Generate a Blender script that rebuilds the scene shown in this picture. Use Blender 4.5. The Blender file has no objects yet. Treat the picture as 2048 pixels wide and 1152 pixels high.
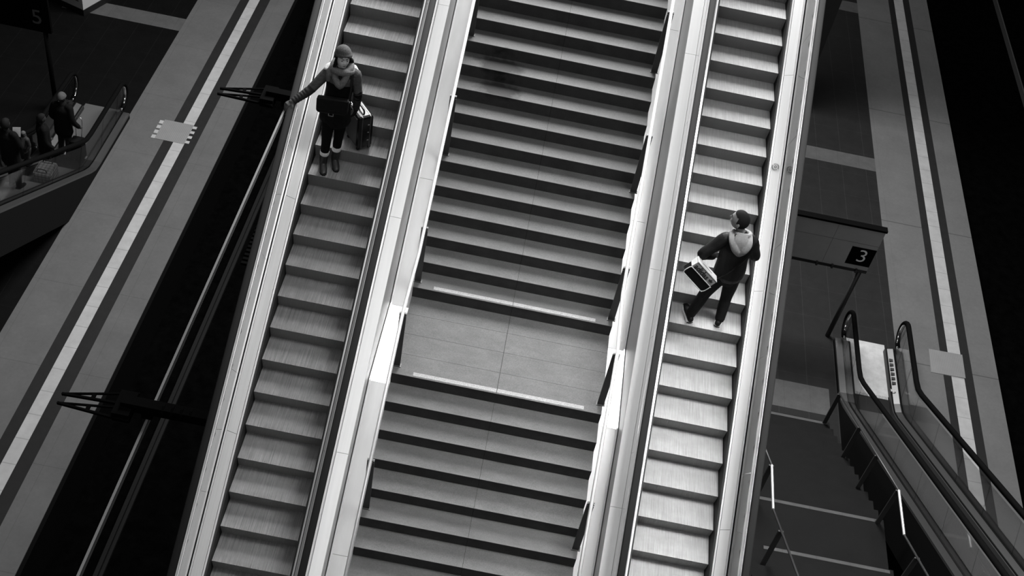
import bpy, math, random
from mathutils import Vector, Matrix
random.seed(7)
S = bpy.context.scene
COL = S.collection
ZUP = 9.5                      # platform level is z = 0; build code uses z measured from the top of the visible flight
V = Vector
# ------------------------------------------------------------------ camera, world, light, exposure
F_PX, PITCH, YAW, ROLL = 2424.376, 0.783088881, 0.0205410326, 0.212069613
cam_d = bpy.data.cameras.new('camera'); cam = bpy.data.objects.new('camera', cam_d); COL.objects.link(cam)
fw = V((math.sin(YAW)*math.cos(PITCH), math.cos(YAW)*math.cos(PITCH), -math.sin(PITCH)))
rt = fw.cross(V((0, 0, 1))).normalized(); up = rt.cross(fw)
cR, sR = math.cos(ROLL), math.sin(ROLL)
R_, U_ = cR*rt + sR*up, -sR*rt + cR*up
cam.matrix_world = Matrix(((R_.x, U_.x, -fw.x, 2.55823), (R_.y, U_.y, -fw.y, -13.81349), (R_.z, U_.z, -fw.z, 8.67496+ZUP), (0, 0, 0, 1)))
cam_d.sensor_width = 36.0; cam_d.lens = 36.0*F_PX/2048.0
cam_d.clip_start = 0.1; cam_d.clip_end = 300
S.camera = cam
S.view_settings.view_transform = 'Standard'; S.view_settings.look = 'None'
S.view_settings.gamma = 1.0; S.view_settings.exposure = 0.0; S.view_settings.use_curve_mapping = False
w = bpy.data.worlds.new('world'); S.world = w; w.use_nodes = True
w.node_tree.nodes['Background'].inputs[0].default_value = (0.5, 0.5, 0.5, 1)
w.node_tree.nodes['Background'].inputs[1].default_value = 0.015
def area(name, loc, target, sx, sy, radiance, spread=180):
    l = bpy.data.lights.new(name, 'AREA'); l.shape = 'RECTANGLE'; l.size = sx; l.size_y = sy
    l.energy = radiance*math.pi*sx*sy; l.spread = math.radians(spread)
    o = bpy.data.objects.new(name, l); COL.objects.link(o)
    loc = V(loc)+V((0, 0, ZUP)); target = V(target)+V((0, 0, ZUP))
    o.location = loc; o.rotation_euler = (target-loc).to_track_quat('-Z', 'Y').to_euler()
    return o
area('roof_glazing', (3.2, -5, 24), (3.2, -5, 0), 19, 18, 1.15)               # glazed roof bays over the escalators
area('upper_hall_light', (3.0, 10, 9.5), (3.0, -2, -1.5), 8, 9, 40.0)       # light from the upper hall behind the stair head
area('side_glazing', (8.6, -5, 12), (6.4, -5, -3), 3.5, 8, 3.8, 40)            # glazing over the right escalator
area('front_fill', (3, -26, 12), (3, -2, -1), 14, 4, 6.0)              # fill light added behind the camera to brighten faces and risers
area('platform_fill', (14, 16, 18), (11.5, 15, -9.5), 10, 14, 3.0)         # added fill light brightening the far right platform
# ------------------------------------------------------------------ materials (the hall is colourless: greys only)
MATS = {}
def mat(name, v, rough=0.6, metal=0.0, noise=0.0, scale=(8, 8, 8), detail=4, noise2=0.0, scale2=(60, 60, 60), rnd=0.0, bump=0.0, spec=0.5, joints=None, speck=0.0):
    m = bpy.data.materials.new(name); m.use_nodes = True
    nt = m.node_tree; N = nt.nodes; L = nt.links
    b = N['Principled BSDF']; b.inputs['Roughness'].default_value = rough; b.inputs['Metallic'].default_value = metal
    b.inputs['Specular IOR Level'].default_value = spec
    tc = N.new('ShaderNodeTexCoord')
    cur = None
    def mul(a, bb):
        n = N.new('ShaderNodeMath'); n.operation = 'MULTIPLY'
        for k, x in enumerate((a, bb)):
            if isinstance(x, (int, float)): n.inputs[k].default_value = x
            else: L.new(x, n.inputs[k])
        return n.outputs[0]
    def ntex(sc, amt, det, lo=0.3, hi=0.7):
        mp = N.new('ShaderNodeMapping'); mp.inputs['Scale'].default_value = sc; L.new(tc.outputs['Object'], mp.inputs[0])
        src = mp.outputs[0]
        if rnd:
            oi = N.new('ShaderNodeObjectInfo'); ad = N.new('ShaderNodeVectorMath'); ad.operation = 'ADD'
            cx = N.new('ShaderNodeCombineXYZ'); mm = mul(oi.outputs['Random'], 91.0)
            L.new(mm, cx.inputs[0]); L.new(mm, cx.inputs[1]); L.new(src, ad.inputs[0]); L.new(cx.outputs[0], ad.inputs[1]); src = ad.outputs[0]
        t = N.new('ShaderNodeTexNoise'); t.inputs['Scale'].default_value = 1.0; t.inputs['Detail'].default_value = det; t.inputs['Roughness'].default_value = 0.65
        L.new(src, t.inputs['Vector'])
        mr = N.new('ShaderNodeMapRange'); mr.inputs[1].default_value = lo; mr.inputs[2].default_value = hi
        mr.inputs[3].default_value = 1-amt; mr.inputs[4].default_value = 1+amt
        L.new(t.outputs[0], mr.inputs[0]); return mr.outputs[0], t.outputs[0]
    cur = v
    raw = None
    if noise: o1, raw = ntex(scale, noise, detail); cur = mul(cur, o1)
    if noise2: o2, raw2 = ntex(scale2, noise2, 3); cur = mul(cur, o2); raw = raw or raw2
    if speck: o3, _ = ntex((240, 240, 240), speck, 1, 0.35, 0.65); cur = mul(cur, o3)
    if rnd:
        oi = N.new('ShaderNodeObjectInfo'); mr = N.new('ShaderNodeMapRange'); mr.inputs[3].default_value = 1-rnd; mr.inputs[4].default_value = 1+rnd
        L.new(oi.outputs['Random'], mr.inputs[0]); cur = mul(cur, mr.outputs[0])
    if joints:                                              # (axis, spacing, width, darkness)
        for ax, sp, wd, dk in joints:
            sep = N.new('ShaderNodeSeparateXYZ'); L.new(tc.outputs['Object'], sep.inputs[0])
            d = mul(sep.outputs[ax], 1.0/sp); fr = N.new('ShaderNodeMath'); fr.operation = 'FRACT'; L.new(d, fr.inputs[0])
            gt = N.new('ShaderNodeMath'); gt.operation = 'GREATER_THAN'; gt.inputs[1].default_value = wd/sp; L.new(fr.outputs[0], gt.inputs[0])
            mr = N.new('ShaderNodeMapRange'); mr.inputs[3].default_value = dk; mr.inputs[4].default_value = 1.0; L.new(gt.outputs[0], mr.inputs[0]); cur = mul(cur, mr.outputs[0])
    if isinstance(cur, (int, float)): b.inputs['Base Color'].default_value = (cur, cur, cur, 1)
    else:
        cx = N.new('ShaderNodeCombineColor')
        for k in range(3): L.new(cur, cx.inputs[k])
        L.new(cx.outputs[0], b.inputs['Base Color'])
    if bump and raw is not None:
        bp = N.new('ShaderNodeBump'); bp.inputs['Strength'].default_value = bump; bp.inputs['Distance'].default_value = 0.01
        L.new(raw, bp.inputs['Height']); L.new(bp.outputs[0], b.inputs['Normal'])
    MATS[name] = m; return m
def stain(name, blobs, dark):
    """an irregular wet patch at given places (object space) in a material"""
    m = MATS[name]; nt = m.node_tree; N = nt.nodes; L = nt.links; b = N['Principled BSDF']; src = b.inputs['Base Color'].links[0].from_socket
    tc = N.new('ShaderNodeTexCoord'); nz = N.new('ShaderNodeTexNoise'); nz.inputs['Scale'].default_value = 7.0; nz.inputs['Detail'].default_value = 5.0; L.new(tc.outputs['Object'], nz.inputs['Vector'])
    cur = None
    for (c, sc) in blobs:
        mp = N.new('ShaderNodeVectorMath'); mp.operation = 'SUBTRACT'; mp.inputs[1].default_value = c; L.new(tc.outputs['Object'], mp.inputs[0])
        m2 = N.new('ShaderNodeVectorMath'); m2.operation = 'DIVIDE'; m2.inputs[1].default_value = sc; L.new(mp.outputs[0], m2.inputs[0])
        ln = N.new('ShaderNodeVectorMath'); ln.operation = 'LENGTH'; L.new(m2.outputs[0], ln.inputs[0])
        ad = N.new('ShaderNodeMath'); ad.operation = 'ADD'; L.new(ln.outputs['Value'], ad.inputs[0]); L.new(nz.outputs[0], ad.inputs[1])
        mr = N.new('ShaderNodeMapRange'); mr.inputs[1].default_value = 1.25; mr.inputs[2].default_value = 1.6; mr.inputs[3].default_value = dark; mr.inputs[4].default_value = 1.0; L.new(ad.outputs[0], mr.inputs[0])
        if cur is None: cur = mr.outputs[0]
        else:
            mn = N.new('ShaderNodeMath'); mn.operation = 'MINIMUM'; L.new(cur, mn.inputs[0]); L.new(mr.outputs[0], mn.inputs[1]); cur = mn.outputs[0]
    mx = N.new('ShaderNodeMix'); mx.data_type = 'RGBA'; mx.blend_type = 'MULTIPLY'; mx.inputs[0].default_value = 1.0
    cc = N.new('ShaderNodeCombineColor')
    for k in range(3): L.new(cur, cc.inputs[k])
    L.new(src, mx.inputs[6]); L.new(cc.outputs[0], mx.inputs[7]); L.new(mx.outputs[2], b.inputs['Base Color'])
def glass(name, tint=0.9, gloss=0.25, rough=0.03, fmul=1.0):
    m = bpy.data.materials.new(name); m.use_nodes = True; nt = m.node_tree; N = nt.nodes; L = nt.links
    N.remove(N['Principled BSDF'])
    t = N.new('ShaderNodeBsdfTransparent'); t.inputs[0].default_value = (tint, tint, tint, 1)
    g = N.new('ShaderNodeBsdfGlossy'); g.inputs['Roughness'].default_value = rough; g.inputs[0].default_value = (0.9, 0.9, 0.9, 1)
    fr = N.new('ShaderNodeFresnel'); fr.inputs[0].default_value = 1.5
    mu = N.new('ShaderNodeMath'); mu.operation = 'MULTIPLY_ADD'; mu.inputs[1].default_value = fmul; mu.inputs[2].default_value = gloss*0.3; L.new(fr.outputs[0], mu.inputs[0])
    mx = N.new('ShaderNodeMixShader'); L.new(mu.outputs[0], mx.inputs[0]); L.new(t.outputs[0], mx.inputs[1]); L.new(g.outputs[0], mx.inputs[2])
    L.new(mx.outputs[0], N['Material Output'].inputs[0]); MATS[name] = m; return m
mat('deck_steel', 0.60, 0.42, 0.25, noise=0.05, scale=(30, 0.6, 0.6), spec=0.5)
mat('deck_steel_dim', 0.44, 0.42, 0.3, noise=0.08, scale=(30, 0.6, 0.6))  # darker copy: weaker light on the left decks put into the colour
mat('outer_steel', 0.7, 0.6, 0.1, noise=0.04, scale=(20, 0.6, 0.6), spec=0.3)
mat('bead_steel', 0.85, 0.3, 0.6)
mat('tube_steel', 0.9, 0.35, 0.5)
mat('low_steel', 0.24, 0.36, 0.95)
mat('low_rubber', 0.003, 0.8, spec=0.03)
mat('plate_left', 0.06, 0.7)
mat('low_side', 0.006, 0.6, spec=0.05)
mat('side_steel', 0.36, 0.45, 0.4, noise=0.06, scale=(3, 0.8, 3))
mat('stair_flank', 0.62, 0.42, 0.6, noise=0.06, scale=(6, 1.2, 1.2))
mat('black_gap', 0.012, 0.7)
mat('rubber', 0.022, 0.75, spec=0.04)
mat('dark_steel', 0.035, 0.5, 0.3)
mat('post_steel', 0.05, 0.45, 0.4)
mat('chrome', 0.85, 0.18, 1.0)
mat('tread_metal_dim', 0.18, 0.6, 0.0, spec=0.15, noise=0.32, scale=(95, 2.0, 1), noise2=0.13, scale2=(4, 5, 1), rnd=0.06)  # same metal as the right treads; dimmer left light put into its tone
mat('tread_metal_lit', 0.29, 0.6, 0.0, spec=0.2, noise=0.2, scale=(95, 2.0, 1), noise2=0.10, scale2=(4, 5, 1), rnd=0.04)  # lit copy: brighter light on the right escalator put into the colour
mat('riser_metal', 0.24, 0.5, 0.3)
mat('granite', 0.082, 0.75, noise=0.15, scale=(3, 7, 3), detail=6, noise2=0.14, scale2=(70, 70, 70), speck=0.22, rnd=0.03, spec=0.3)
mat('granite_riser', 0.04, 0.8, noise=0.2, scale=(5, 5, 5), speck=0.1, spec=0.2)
mat('tactile_light', 0.23, 0.8, speck=0.5, noise=0.1, scale=(20, 20, 20), spec=0.2)
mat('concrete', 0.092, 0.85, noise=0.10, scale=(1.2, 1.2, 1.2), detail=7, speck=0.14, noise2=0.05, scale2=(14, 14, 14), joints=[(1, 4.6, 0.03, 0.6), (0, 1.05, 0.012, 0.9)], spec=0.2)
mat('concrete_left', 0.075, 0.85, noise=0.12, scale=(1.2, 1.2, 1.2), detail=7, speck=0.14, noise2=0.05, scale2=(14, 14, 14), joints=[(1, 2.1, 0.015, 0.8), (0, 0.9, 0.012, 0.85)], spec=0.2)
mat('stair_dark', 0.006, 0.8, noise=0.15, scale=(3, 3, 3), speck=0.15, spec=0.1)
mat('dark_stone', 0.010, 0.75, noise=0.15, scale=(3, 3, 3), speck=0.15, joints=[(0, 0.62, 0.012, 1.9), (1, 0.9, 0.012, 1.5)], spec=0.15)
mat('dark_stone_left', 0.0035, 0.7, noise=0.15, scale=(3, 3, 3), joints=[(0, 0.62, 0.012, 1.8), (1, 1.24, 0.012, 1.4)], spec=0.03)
mat('band_dark', 0.011, 0.8, noise=0.1, scale=(5, 5, 5), spec=0.15)
mat('strip_light', 0.27, 0.8, noise=0.12, scale=(3, 3, 3), speck=0.12, joints=[(1, 0.55, 0.018, 0.72)], spec=0.2)
mat('cross_light', 0.058, 0.85, noise=0.12, scale=(4, 4, 4), speck=0.1, joints=[(0, 0.55, 0.01, 0.8)], spec=0.2)
mat('plate_grey', 0.15, 0.7, speck=0.12, noise=0.06, scale=(4, 4, 4), joints=[(0, 0.04, 0.01, 0.8)])
mat('pit', 0.0012, 0.95, noise=0.4, scale=(4, 4, 4), spec=0.0)
mat('pit_rib', 0.004, 0.9, spec=0.0)
mat('rail_steel', 0.009, 0.8, 0.0, spec=0.05)
mat('conductor', 0.11, 0.6, 0.1)
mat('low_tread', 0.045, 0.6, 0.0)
mat('black', 0.002, 0.8, spec=0.02)
mat('pier', 0.015, 0.8, spec=0.1)
mat('sign_grey', 0.36, 0.6, noise=0.06, scale=(3, 3, 3))
mat('sign_dark', 0.006, 0.5)
mat('sign_white', 0.9, 0.5)
mat('sign_five', 0.07, 0.6)
mat('kiosk_panel', 0.42, 0.6)
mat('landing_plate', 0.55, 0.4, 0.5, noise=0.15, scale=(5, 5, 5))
glass('glass', 0.88, 0.25)
glass('glass_dim', 0.80, 0.0, 0.05, 0.15)
# people
mat('skin', 0.66, 0.55, noise=0.06, scale=(30, 30, 30)); mat('skin_man', 0.2, 0.5, noise=0.08, scale=(30, 30, 30))
mat('eye', 0.02, 0.2); mat('lip', 0.13, 0.4); mat('hair_dark', 0.010, 0.8, spec=0.08, noise=0.3, scale=(120, 120, 120))
mat('knit_hat', 0.06, 0.9, noise=0.5, scale=(90, 90, 150), bump=0.8); mat('knit_scarf', 0.14, 0.9, noise=0.35, scale=(80, 80, 80), bump=0.8)
mat('coat_black', 0.004, 0.7, noise=0.3, scale=(15, 15, 15), spec=0.12); mat('sleeve', 0.03, 0.75, noise=0.25, scale=(12, 12, 40), spec=0.1); mat('coat_grey', 0.075, 0.75, noise=0.25, scale=(12, 12, 40), bump=0.5, spec=0.1)
mat('fleece', 0.5, 0.9, noise=0.2, scale=(60, 60, 60), bump=0.6); mat('glove', 0.075, 0.9, noise=0.3, scale=(90, 90, 90), bump=0.5)
mat('leggings', 0.003, 0.8, spec=0.12); mat('sock', 0.7, 0.9, noise=0.25, scale=(60, 60, 200), bump=0.6); mat('boot', 0.02, 0.4, noise=0.3, scale=(30, 30, 30))
mat('leather', 0.007, 0.5, noise=0.3, scale=(25, 25, 25), bump=0.3, spec=0.12); mat('buckle', 0.4, 0.3, 0.9)
mat('case_dark', 0.006, 0.25, spec=0.4); mat('case_side', 0.03, 0.5, noise=0.2, scale=(40, 40, 40)); mat('case_rim', 0.10, 0.2, 0.6); mat('case_trim', 0.55, 0.25, 0.8)
mat('jacket', 0.007, 0.5, noise=0.3, scale=(14, 14, 14), bump=0.4, spec=0.12); mat('hood', 0.19, 0.85, noise=0.12, scale=(40, 40, 40), bump=0.4)
mat('jeans', 0.008, 0.8, noise=0.3, scale=(20, 20, 20), spec=0.12); mat('shoe', 0.008, 0.6, spec=0.12); mat('sole', 0.9, 0.6)
mat('bag_light', 0.40, 0.5, noise=0.06, scale=(20, 20, 20)); mat('bag_mid', 0.20, 0.5); mat('bag_black', 0.004, 0.4, spec=0.12); mat('print_dark', 0.008, 0.6)
mat('folk_dark', 0.003, 0.85, spec=0.12); mat('folk_jeans', 0.02, 0.85, noise=0.3, scale=(14, 14, 14), spec=0.12); mat('folk_light', 0.07, 0.85, noise=0.2, scale=(20, 20, 20), spec=0.12); mat('folk_skin', 0.025, 0.6, spec=0.12)
mat('plaid', 0.15, 0.7, noise=0.3, scale=(12, 12, 12), joints=[(0, 0.075, 0.03, 0.45), (1, 0.075, 0.02, 0.5), (2, 0.075, 0.03, 0.45)]); mat('paper', 0.6, 0.7)
# ------------------------------------------------------------------ mesh helpers
class MB:
    soft = False
    def __init__(s): s.v = []; s.f = []
    def add(s, vs, fs):
        n = len(s.v); s.v += [V(p) for p in vs]; s.f += [tuple(i+n for i in f) for f in fs]; return s
    def box(s, x0, x1, y0, y1, z0, z1):
        return s.add([(x0, y0, z0), (x1, y0, z0), (x1, y1, z0), (x0, y1, z0), (x0, y0, z1), (x1, y0, z1), (x1, y1, z1), (x0, y1, z1)],
                     [(0, 3, 2, 1), (4, 5, 6, 7), (0, 1, 5, 4), (1, 2, 6, 5), (2, 3, 7, 6), (3, 0, 4, 7)])
    def obox(s, c, ax, ay, az):                       # centre and three half-axis vectors
        c, ax, ay, az = V(c), V(ax), V(ay), V(az)
        p = [c+i*ax+j*ay+k*az for k in (-1, 1) for i, j in ((-1, -1), (1, -1), (1, 1), (-1, 1))]
        return s.add(p, [(0, 3, 2, 1), (4, 5, 6, 7), (0, 1, 5, 4), (1, 2, 6, 5), (2, 3, 7, 6), (3, 0, 4, 7)])
    def beam(s, a, b, wx, wz, upv=(0, 0, 1)):
        a, b = V(a), V(b); d = (b-a).normalized(); sx = d.cross(V(upv))
        if sx.length < 1e-4: sx = d.cross(V((0, 1, 0)))
        sx.normalize(); sz = sx.cross(d)
        return s.obox((a+b)/2, d*((b-a).length/2), sx*wx/2, sz*wz/2)
    def quad(s, pts, th=0.004):                       # thin slab: polygon top face extruded down
        n = len(pts); top = [V(p) for p in pts]; bot = [p-V((0, 0, th)) for p in top]
        return s.add(top+bot, [tuple(range(n)), tuple(range(2*n-1, n-1, -1))]+[(i, i+n, (i+1) % n+n, (i+1) % n) for i in range(n)])
    def prism(s, poly, d):                            # polygon (3d pts) extruded by vector d
        n = len(poly); a = [V(p) for p in poly]; b = [p+V(d) for p in a]
        return s.add(a+b, [tuple(range(n-1, -1, -1)), tuple(range(n, 2*n))]+[(i, (i+1) % n, (i+1) % n+n, i+n) for i in range(n)])
    def sweep(s, prof, path):                         # closed (x, h) profile sheared along (y, z) path
        n = len(prof); vs = [(x, y, z+h) for (y, z) in path for (x, h) in prof]; fs = []
        for k in range(len(path)-1):
            for i in range(n):
                j = (i+1) % n; fs.append((k*n+i, k*n+j, (k+1)*n+j, (k+1)*n+i))
        fs.append(tuple(range(n-1, -1, -1))); m = (len(path)-1)*n; fs.append(tuple(range(m, m+n)))
        return s.add(vs, fs)
    def loft(s, pts, radii, side=None, n=12, caps=True):
        P = [V(p) for p in pts]; R = [(r, r) if isinstance(r, (int, float)) else r for r in radii]
        if MB.soft and len(P) > 2:                    # round the path and the girths between the given sections
            q = []; g = []
            for i in range(len(P)-1):
                a, b, c, d = P[max(i-1, 0)], P[i], P[i+1], P[min(i+2, len(P)-1)]; ra, rb, rc_, rd = R[max(i-1, 0)], R[i], R[i+1], R[min(i+2, len(P)-1)]
                for t in (0, .25, .5, .75):
                    k0, k1, k2, k3 = (-t+2*t*t-t**3)/2, (2-5*t*t+3*t**3)/2, (t+4*t*t-3*t**3)/2, (t**3-t*t)/2
                    q.append(a*k0+b*k1+c*k2+d*k3); g.append(tuple(max(.001, ra[j]*k0+rb[j]*k1+rc_[j]*k2+rd[j]*k3) for j in (0, 1)))
            P = q+[P[-1]]; R = g+[R[-1]]
        if caps:
            d0 = (P[1]-P[0]).normalized(); d1 = (P[-1]-P[-2]).normalized()
            m0, m1 = min(R[0]), min(R[-1])
            P = [P[0]-d0*m0*.85, P[0]-d0*m0*.5]+P+[P[-1]+d1*m1*.5, P[-1]+d1*m1*.85]
            R = [(R[0][0]*.45, R[0][1]*.45), (R[0][0]*.85, R[0][1]*.85)]+R+[(R[-1][0]*.85, R[-1][1]*.85), (R[-1][0]*.45, R[-1][1]*.45)]
        sv = V(side) if side is not None else None; vs = []; prev = None
        for i, p in enumerate(P):
            d = (P[min(i+1, len(P)-1)]-P[max(i-1, 0)]).normalized()
            ref = sv if sv is not None else (prev if prev is not None else (V((0, 0, 1)) if abs(d.z) < .9 else V((1, 0, 0))))
            a = ref-d*ref.dot(d)
            if a.length < 1e-5: a = d.orthogonal()
            a.normalize(); b = d.cross(a); prev = a
            vs += [p+a*(R[i][0]*math.cos(t))+b*(R[i][1]*math.sin(t)) for t in [2*math.pi*k/n for k in range(n)]]
        fs = [(k*n+i, k*n+(i+1) % n, (k+1)*n+(i+1) % n, (k+1)*n+i) for k in range(len(P)-1) for i in range(n)]
        fs.append(tuple(range(n-1, -1, -1))); m = (len(P)-1)*n; fs.append(tuple(range(m, m+n)))
        return s.add(vs, fs)
    def tube(s, pts, r, n=10): return s.loft(pts, [r]*len(pts), n=n, caps=False)
    def ball(s, c, rx, ry=None, rz=None, axes=None, nu=16, nv=10):
        ry = ry or rx; rz = rz or rx; c = V(c); ax = axes or (V((1, 0, 0)), V((0, 1, 0)), V((0, 0, 1)))
        vs = []; fs = []
        for j in range(1, nv):
            t = math.pi*j/nv
            for i in range(nu):
                u = 2*math.pi*i/nu; vs.append(c+ax[0]*(rx*math.sin(t)*math.cos(u))+ax[1]*(ry*math.sin(t)*math.sin(u))+ax[2]*(rz*math.cos(t)))
        n0 = len(vs); vs += [c+ax[2]*rz, c-ax[2]*rz]
        for j in range(nv-2):
            for i in range(nu): fs.append((j*nu+i, (j+1)*nu+i, (j+1)*nu+(i+1) % nu, j*nu+(i+1) % nu))
        for i in range(nu): fs.append((n0, i, (i+1) % nu)); fs.append((n0+1, (nv-2)*nu+(i+1) % nu, (nv-2)*nu+i))
        return s.add(vs, fs)
    def disc(s, c, r, nrm=(0, 0, 1), th=0.004, n=24, r_in=0):
        nz = V(nrm).normalized(); a = nz.orthogonal().normalized(); b = nz.cross(a); c = V(c)
        if not r_in: return s.prism([c+a*(r*math.cos(2*math.pi*k/n))+b*(r*math.sin(2*math.pi*k/n)) for k in range(n)], nz*th)
        vs = []; fs = []
        for k in range(n):
            t = 2*math.pi*k/n; e = a*math.cos(t)+b*math.sin(t); vs += [c+e*r_in, c+e*r, c+e*r+nz*th, c+e*r_in+nz*th]
        for k in range(n):
            for i in range(4): fs.append((4*k+i, 4*k+(i+1) % 4, 4*((k+1) % n)+(i+1) % 4, 4*((k+1) % n)+i))
        return s.add(vs, fs)
def wloc(o):
    p = V((0, 0, 0))
    while o is not None: p += V(o.location); o = o.parent
    return p
def mesh_obj(name, mb, m, parent=None, smooth=False, label=None, bevel=0):
    off = wloc(parent) if parent is not None else V((0, 0, 0))
    me = bpy.data.meshes.new(name); me.from_pydata([tuple(p+V((0, 0, ZUP))-off) for p in mb.v], [], mb.f); me.update()
    me.materials.append(MATS[m])
    if smooth: me.polygons.foreach_set('use_smooth', [True]*len(me.polygons))
    o = bpy.data.objects.new(name, me); COL.objects.link(o)
    if parent is not None: o.parent = parent
    if label: o['label'] = label
    if bevel:
        b = o.modifiers.new('bevel', 'BEVEL'); b.width = bevel; b.segments = 2; b.limit_method = 'ANGLE'
    return o
def fused(name, mb, m, parent, voxel=0.008, it=4, label=None):
    o = mesh_obj(name, mb, m, parent, True, label)
    r = o.modifiers.new('fuse', 'REMESH'); r.mode = 'VOXEL'; r.voxel_size = voxel; r.use_smooth_shade = True
    s = o.modifiers.new('smooth', 'SMOOTH'); s.factor = 0.5; s.iterations = it
    return o
def tag(o, label, cat=None, group=None, kind=None):
    o['label'] = label
    if cat: o['category'] = cat
    if group: o['group'] = group
    if kind: o['kind'] = kind
    return o
def thing(name, label, cat, loc, group=None):
    o = bpy.data.objects.new(name, None); COL.objects.link(o); o.empty_display_size = 0.2
    o.location = V(loc)+V((0, 0, ZUP)); return tag(o, label, cat, group)
def solo(name, mb, m, label, cat, group=None, **k): return tag(mesh_obj(name, mb, m, **k), label, cat, group)
def struct(name, mb, m, label=None, cat='structure'):
    o = mesh_obj(name, mb, m); o['kind'] = 'structure'
    if label: tag(o, label, cat)
    return o
def text_mesh(name, txt, size, origin, ax, ay, m, parent, th=0.004, bold=0.0, label=None):
    c = bpy.data.curves.new(name, 'FONT'); c.body = txt; c.size = size; c.align_x = 'CENTER'; c.align_y = 'CENTER'; c.offset = bold; c.extrude = th/2
    t = bpy.data.objects.new(name+'_tmp', c); COL.objects.link(t)
    dg = bpy.context.evaluated_depsgraph_get(); me = bpy.data.meshes.new_from_object(t.evaluated_get(dg))
    COL.objects.unlink(t); bpy.data.objects.remove(t)
    ax, ay = V(ax).normalized(), V(ay).normalized(); az = ax.cross(ay); off = wloc(parent); o0 = V(origin)+V((0, 0, ZUP))-off
    for vt in me.vertices: vt.co = o0+ax*vt.co.x+ay*vt.co.y+az*vt.co.z
    me.materials.clear(); me.materials.append(MATS[m])
    o = bpy.data.objects.new(name, me); COL.objects.link(o); o.parent = parent
    if label: o['label'] = label
    return o
# ------------------------------------------------------------------ the setting: platforms and track pits
GZ = -9.5
RS = 0.0149
def rx(x, y): return x+RS*(y-5)                       # the right platform is turned very slightly
def strip_r(x0, x1, y0, y1, z, th=0.004): return [(rx(x0, y0), y0, z), (rx(x1, y0), y0, z), (rx(x1, y1), y1, z), (rx(x0, y1), y1, z)]
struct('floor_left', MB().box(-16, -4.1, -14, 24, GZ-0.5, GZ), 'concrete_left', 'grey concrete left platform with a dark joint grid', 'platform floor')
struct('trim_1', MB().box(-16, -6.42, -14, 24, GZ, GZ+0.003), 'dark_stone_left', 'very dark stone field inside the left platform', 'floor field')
struct('trim_2', MB().box(-5.41, -5.19, -14, 6.89, GZ, GZ+0.003).box(-5.41, -5.19, 7.6, 24, GZ, GZ+0.003), 'band_dark', 'dark band on the inner side of the left platform guide strip', 'floor band')
struct('trim_3', MB().box(-5.19, -4.94, -14, 6.89, GZ, GZ+0.004).box(-5.19, -4.94, 7.6, 24, GZ, GZ+0.004), 'strip_light', 'pale guide strip running along the left platform', 'guide strip')
struct('trim_4', MB().box(-4.94, -4.69, -14, 24, GZ, GZ+0.003), 'band_dark', 'dark band on the track side of the left platform guide strip', 'floor band')
struct('trim_5', MB().box(-9.4, -6.42, 11.05, 11.6, GZ+0.003, GZ+0.006), 'cross_light', 'pale cross band in the dark field of the left platform', 'floor band')
struct('wall_left', MB().box(-4.25, -4.03, -14, 24, GZ-1.2, GZ-0.02), 'pit_rib', 'dark platform edge wall beside the left track', 'platform edge')
struct('track_bed', MB().box(-4.3, 6.6, -16, 26, GZ-1.3, GZ-0.98), 'pit', 'black track bed in the pit left of the escalators', 'track bed')
rib = MB()
for k in range(80): rib.box(-2.95, -1.95, 4.5+k*0.13, 4.57+k*0.13, GZ-0.98, GZ-0.93)
struct('trim_6', rib, 'pit_rib', 'dark ribbed track absorber between the rails', 'track absorber')
fr = MB().add([(rx(7.0, -14), -14, GZ-0.5), (rx(13.578, -14), -14, GZ-0.5), (rx(13.578, 26), 26, GZ-0.5), (rx(7.0, 26), 26, GZ-0.5),
               (rx(7.0, -14), -14, GZ), (rx(13.578, -14), -14, GZ), (rx(13.578, 26), 26, GZ), (rx(7.0, 26), 26, GZ)],
              [(0, 3, 2, 1), (4, 5, 6, 7), (0, 1, 5, 4), (1, 2, 6, 5), (2, 3, 7, 6), (3, 0, 4, 7)])
struct('floor_right', fr, 'concrete', 'grey concrete right platform with fine joints', 'platform floor')
struct('trim_7', MB().quad(strip_r(7.0, 11.34, -14, 26, GZ+0.003)), 'dark_stone', 'dark tiled stone field inside the right platform', 'floor field')
struct('trim_8', MB().quad(strip_r(12.34, 12.515, -14, 4.43, GZ+0.003)).quad(strip_r(12.34, 12.515, 5.13, 26, GZ+0.003)), 'band_dark', 'dark band on the inner side of the right platform guide strip', 'floor band')
struct('trim_9', MB().quad(strip_r(12.515, 12.8, -14, 4.43, GZ+0.004)).quad(strip_r(12.515, 12.8, 5.13, 26, GZ+0.004)), 'strip_light', 'pale guide strip running along the right platform', 'guide strip')
struct('trim_10', MB().quad(strip_r(12.8, 13.0, -14, 26, GZ+0.003)), 'band_dark', 'dark band on the track side of the right platform guide strip', 'floor band')
struct('trim_11', MB().quad(strip_r(7.0, 11.34, 11.07, 11.6, GZ+0.006)), 'cross_light', 'pale cross band behind the platform three sign', 'floor band')
struct('trim_12', MB().quad(strip_r(7.0, 11.34, 18.6, 19.17, GZ+0.006)), 'cross_light', 'pale cross band far along the right platform', 'floor band')
struct('trim_13', MB().quad([(7.3, 2.62, GZ+0.006), (9.76, 2.62, GZ+0.006), (9.76, 3.35, GZ+0.006), (7.3, 3.35, GZ+0.006)]), 'cross_light', 'ribbed tactile field at the foot of the right stairs', 'floor field')
struct('track_bed', MB().box(13.6, 22, -16, 30, GZ-1.3, GZ-0.98), 'pit', 'black track bed beyond the right platform edge', 'track bed')
struct('wall_right', MB().quad(strip_r(13.40, 13.55, -14, 26, GZ-0.02), 1.2), 'pit_rib', 'dark platform edge wall beside the right track', 'platform edge')
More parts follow.
